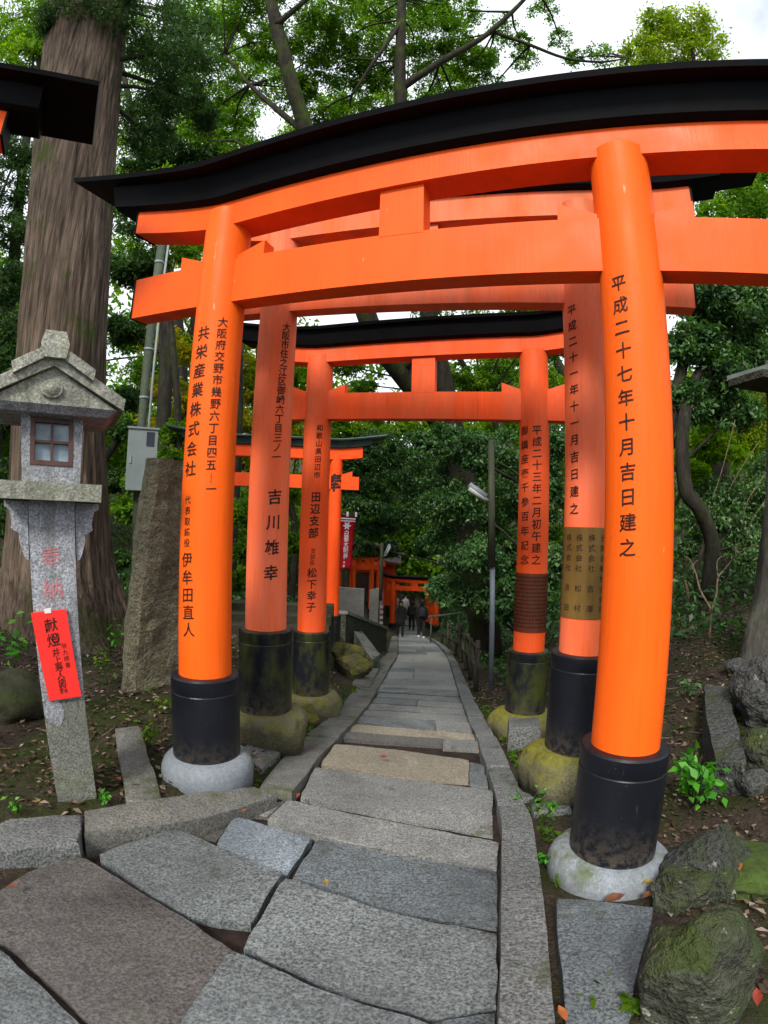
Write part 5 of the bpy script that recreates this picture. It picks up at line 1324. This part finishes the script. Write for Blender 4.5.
# ------------------------------------------------------------------ people
def skin_body(joints, edges, sub=2):
    me = bpy.data.meshes.new('body'); me.from_pydata([j[0] for j in joints], edges, [])
    o = bpy.data.objects.new('tmp', me); COL.objects.link(o)
    md = o.modifiers.new('s', 'SKIN'); 
    for i, j in enumerate(joints):
        r = j[1]; me.skin_vertices[0].data[i].radius = (r, r) if not isinstance(r, tuple) else r
    me.skin_vertices[0].data[0].use_root = True
    s2 = o.modifiers.new('ss', 'SUBSURF'); s2.levels = sub
    dg = bpy.context.evaluated_depsgraph_get(); dg.update()
    m2 = bpy.data.meshes.new_from_object(o.evaluated_get(dg))
    bpy.data.objects.remove(o); bpy.data.meshes.remove(me)
    return m2
def person(label, foot, yaw, h, coat, trousers, long_coat=True, pack=False, hood=False, shoes='cloth_black', stride=.18, bag=False, group='people walking on the path', hair='hair'):
    T = thing('person', label, 'person', foot, group); k = h / 1.70
    R_ = Matrix.Rotation(yaw, 3, 'Z')
    def w(x, y, z): return tuple(Vector(foot) + R_ @ Vector((x * k, y * k, z * k)))
    s = stride
    J = [(w(0, 0, .93), .125), (w(0, 0, 1.12), .115), (w(0, 0, 1.30), (.145, .10)), (w(0, 0, 1.43), .075), (w(0, -.01, 1.50), .05), (w(0, -.02, 1.57), .075), (w(0, -.015, 1.64), .07),
         (w(.17, 0, 1.38), .055), (w(.22, .03, 1.12), .043), (w(.22, -.05, .90), .034), (w(.215, -.08, .80), .03),
         (w(-.17, 0, 1.38), .055), (w(-.22, -.03, 1.12), .043), (w(-.22, -.10, .90), .034), (w(-.215, -.12, .80), .03),
         (w(.09, 0, .86), .09), (w(.10, -s * .45, .48), .062), (w(.10, -s * .55, .09), .042), (w(.11, -s * .55 - .13, .035), .035),
         (w(-.09, 0, .86), .09), (w(-.10, s * .2, .48), .062), (w(-.10, s * .75, .10), .042), (w(-.11, s * .75 - .12, .04), .035)]
    Ed = [(0, 1), (1, 2), (2, 3), (3, 4), (4, 5), (5, 6), (2, 7), (7, 8), (8, 9), (9, 10), (2, 11), (11, 12), (12, 13), (13, 14), (0, 15), (15, 16), (16, 17), (17, 18), (0, 19), (19, 20), (20, 21), (21, 22)]
    J = [(p, tuple(q * k for q in r) if isinstance(r, tuple) else r * k) for p, r in J]
    me = skin_body(J, Ed); mesh_obj('body', me, M['skin'], T, smooth=True)
    def rings(L, n=20):
        return [[w(cx + rx * math.cos(a), cy + ry * math.sin(a), z) for a in np.linspace(0, 2 * PI, n + 1)[:-1]] for cx, cy, z, rx, ry in L]
    low = .58 if long_coat else .84
    bm = bmesh.new(); loft(bm, rings([(0, 0, low, .235 if long_coat else .19, .17), (0, 0, low + .2, .215, .16), (0, 0, 1.0, .185, .14), (0, 0, 1.2, .205, .145), (0, 0, 1.34, .215, .13), (0, 0, 1.43, .15, .10), (0, -.005, 1.485, .075, .075)]))
    put('coat', bm, M[coat], T, smooth=True)
    for sg, e in ((1, -.05), (-1, -.10)):
        bm = bmesh.new(); tube(bm, [w(sg * .16, 0, 1.39), w(sg * .222, sg * .03, 1.13), w(sg * .222, e, .90), w(sg * .219, e - .02, .83)], [.078 * k, .068 * k, .055 * k, .05 * k], 12, 3)
        put('sleeve', bm, M[coat], T, smooth=True)
    bm = bmesh.new()
    tube(bm, [w(.085, 0, .92), w(.10, -s * .45, .48), w(.10, -s * .55, .11)], [.11 * k, .08 * k, .058 * k], 12, 3); put('trouser_leg', bm, M[trousers], T, smooth=True)
    bm = bmesh.new(); tube(bm, [w(-.085, 0, .92), w(-.10, s * .2, .48), w(-.10, s * .75, .12)], [.11 * k, .08 * k, .058 * k], 12, 3)
    put('trouser_leg', bm, M[trousers], T, smooth=True)
    for fx, fy in ((.10, -s * .55), (-.10, s * .75)):
        bm = bmesh.new(); loft(bm, rings([(fx, fy - .06, .002, .05, .135), (fx, fy - .06, .04, .052, .137), (fx, fy - .03, .085, .045, .09), (fx, fy + .01, .12, .042, .05)], 14)); put('shoe', bm, M[shoes], T, smooth=True)
    bm = bmesh.new()   # hair: a cap over the skull, longer behind
    L = [(0, .055, 1.44, .07, .04), (0, .05, 1.52, .092, .065), (0, .03, 1.60, .102, .088), (0, .012, 1.66, .098, .096), (0, .005, 1.705, .07, .075), (0, .005, 1.725, .03, .03)]
    if hood: L = [(0, .03, 1.42, .12, .10), (0, .035, 1.5, .125, .09), (0, .03, 1.6, .122, .10), (0, .01, 1.69, .10, .10), (0, .01, 1.735, .05, .05)]
    loft(bm, rings(L)); put('hood' if hood else 'hair', bm, M[coat if hood else hair], T, smooth=True)
    if pack:
        bm = bmesh.new(); loft(bm, rings([(0, .20, .98, .13, .08), (0, .215, 1.06, .155, .10), (0, .21, 1.25, .15, .10), (0, .19, 1.38, .11, .07)])); put('backpack', bm, M['cloth_navy'], T, smooth=True)
        for sg in (-1, 1):
            bm = bmesh.new(); tube(bm, [w(sg * .10, .12, 1.40), w(sg * .11, -.06, 1.42), w(sg * .13, -.13, 1.25), w(sg * .16, .05, 1.05)], .018 * k, 8, 3); put('strap', bm, M['cloth_navy'], T, smooth=True)
    if bag:
        bm = bmesh.new(); loft(bm, rings([(.25, -.08, .55, .03, .12), (.25, -.08, .58, .045, .13), (.25, -.08, .76, .04, .11), (.25, -.08, .80, .012, .03)])); put('bag', bm, M['cloth_navy'], T, smooth=True)
    return T
def footat(px, py):
    return onpath(px, py, -.008)
p = footat(400, 637); person('person in long black coat walking up the path towards the viewer', p, 0.05, 1.66, 'cloth_black', 'cloth_black', True)
p = footat(421, 638); person('person in dark navy jacket with backpack and pale shoes walking away', p, PI, 1.72, 'cloth_black', 'cloth_black', False, True, shoes='white', stride=.28)
p = footat(411.5, 630); person('person in black jacket half hidden beside the backpacker', p, PI, 1.62, 'cloth_black', 'cloth_black', False)
p = footat(388.5, 621.5); person('small dark dressed person at the left of the far crowd', p, .4, 1.55, 'cloth_black', 'cloth_navy', False)
p = footat(395, 619); person('person in grey top standing in the far crowd by the dark lamp post', p, 0, 1.68, 'cloth_grey', 'cloth_black', False)
p = footat(405, 619); person('person in pale jacket in the far crowd behind the long black coat', p, 0, 1.62, 'cloth_pale', 'cloth_grey', True)
p = footat(400.5, 613); person('rearmost dark coated person entering the far gates', p, PI, 1.7, 'cloth_black', 'cloth_black', True)

# ------------------------------------------------------------------ light, sky, camera
EL, AZ = math.radians(40), math.radians(197)      # the light comes over the viewer's left shoulder
W = bpy.data.worlds.new("World"); SC.world = W; W.use_nodes = True
nt = W.node_tree; bg = nt.nodes['Background']; sky = nt.nodes.new('ShaderNodeTexSky'); sky.sky_type = 'NISHITA'; sky.sun_disc = False
sky.sun_elevation = EL; sky.sun_rotation = AZ; sky.air_density = 1.0; sky.dust_density = 3.0; sky.ozone_density = 1.0
tcw = nt.nodes.new('ShaderNodeTexCoord'); cn = nt.nodes.new('ShaderNodeTexNoise'); cn.inputs['Scale'].default_value = 3.0; cn.inputs['Detail'].default_value = 6
nt.links.new(tcw.outputs['Generated'], cn.inputs['Vector'])
cr = nt.nodes.new('ShaderNodeValToRGB'); cr.color_ramp.elements[0].position = .18; cr.color_ramp.elements[1].position = .36; nt.links.new(cn.outputs[0], cr.inputs[0])
mx = nt.nodes.new('ShaderNodeMix'); mx.data_type = 'RGBA'; nt.links.new(cr.outputs[0], mx.inputs[0]); nt.links.new(sky.outputs[0], mx.inputs[6]); mx.inputs[7].default_value = (6.0, 6.3, 6.8, 1)
nt.links.new(mx.outputs[2], bg.inputs[0]); bg.inputs[1].default_value = .12
sl = bpy.data.lights.new('sun', 'SUN'); sl.energy = 2.1; sl.angle = math.radians(11); sl.color = (1, .93, .84)
so = bpy.data.objects.new('sun', sl); COL.objects.link(so)
sd = Vector((math.sin(AZ) * math.cos(EL), math.cos(AZ) * math.cos(EL), math.sin(EL)))
so.rotation_euler = sd.to_track_quat('Z', 'Y').to_euler(); so.location = sd * 30
cd = bpy.data.cameras.new('camera'); cam = bpy.data.objects.new('camera', cd); COL.objects.link(cam)
cd.type = 'PANO'; cd.panorama_type = 'FISHEYE_LENS_POLYNOMIAL'
r = np.linspace(0, 7, 200); th = 2 * np.arctan(r * 100 / (2 * F))
kk = np.linalg.lstsq(np.stack([r, r ** 2, r ** 3, r ** 4], 1), th, rcond=None)[0]
cd.fisheye_polynomial_k0 = 0
for i in range(4): setattr(cd, 'fisheye_polynomial_k%d' % (i + 1), -float(kk[i]))
cd.fisheye_fov = math.radians(170); cd.sensor_fit = 'AUTO'; cd.sensor_width = 10.24; cd.sensor_height = 10.24
cd.clip_start = .05; cd.clip_end = 500
cam.rotation_mode = 'XYZ'
cam.rotation_euler = (Matrix.Rotation(math.radians(90) + PITCH, 4, 'X') @ Matrix.Rotation(ROLL, 4, 'Z')).to_euler()
SC.camera = cam
vs = SC.view_settings; vs.view_transform = 'Standard'; vs.look = 'None'; vs.exposure = .88; vs.gamma = 1; vs.use_curve_mapping = False
SC.cycles.use_denoising = True; SC.cycles.use_adaptive_sampling = True; SC.cycles.adaptive_threshold = .02
SC.cycles.max_bounces = 4; SC.cycles.diffuse_bounces = 2; SC.cycles.glossy_bounces = 2; SC.cycles.transmission_bounces = 2
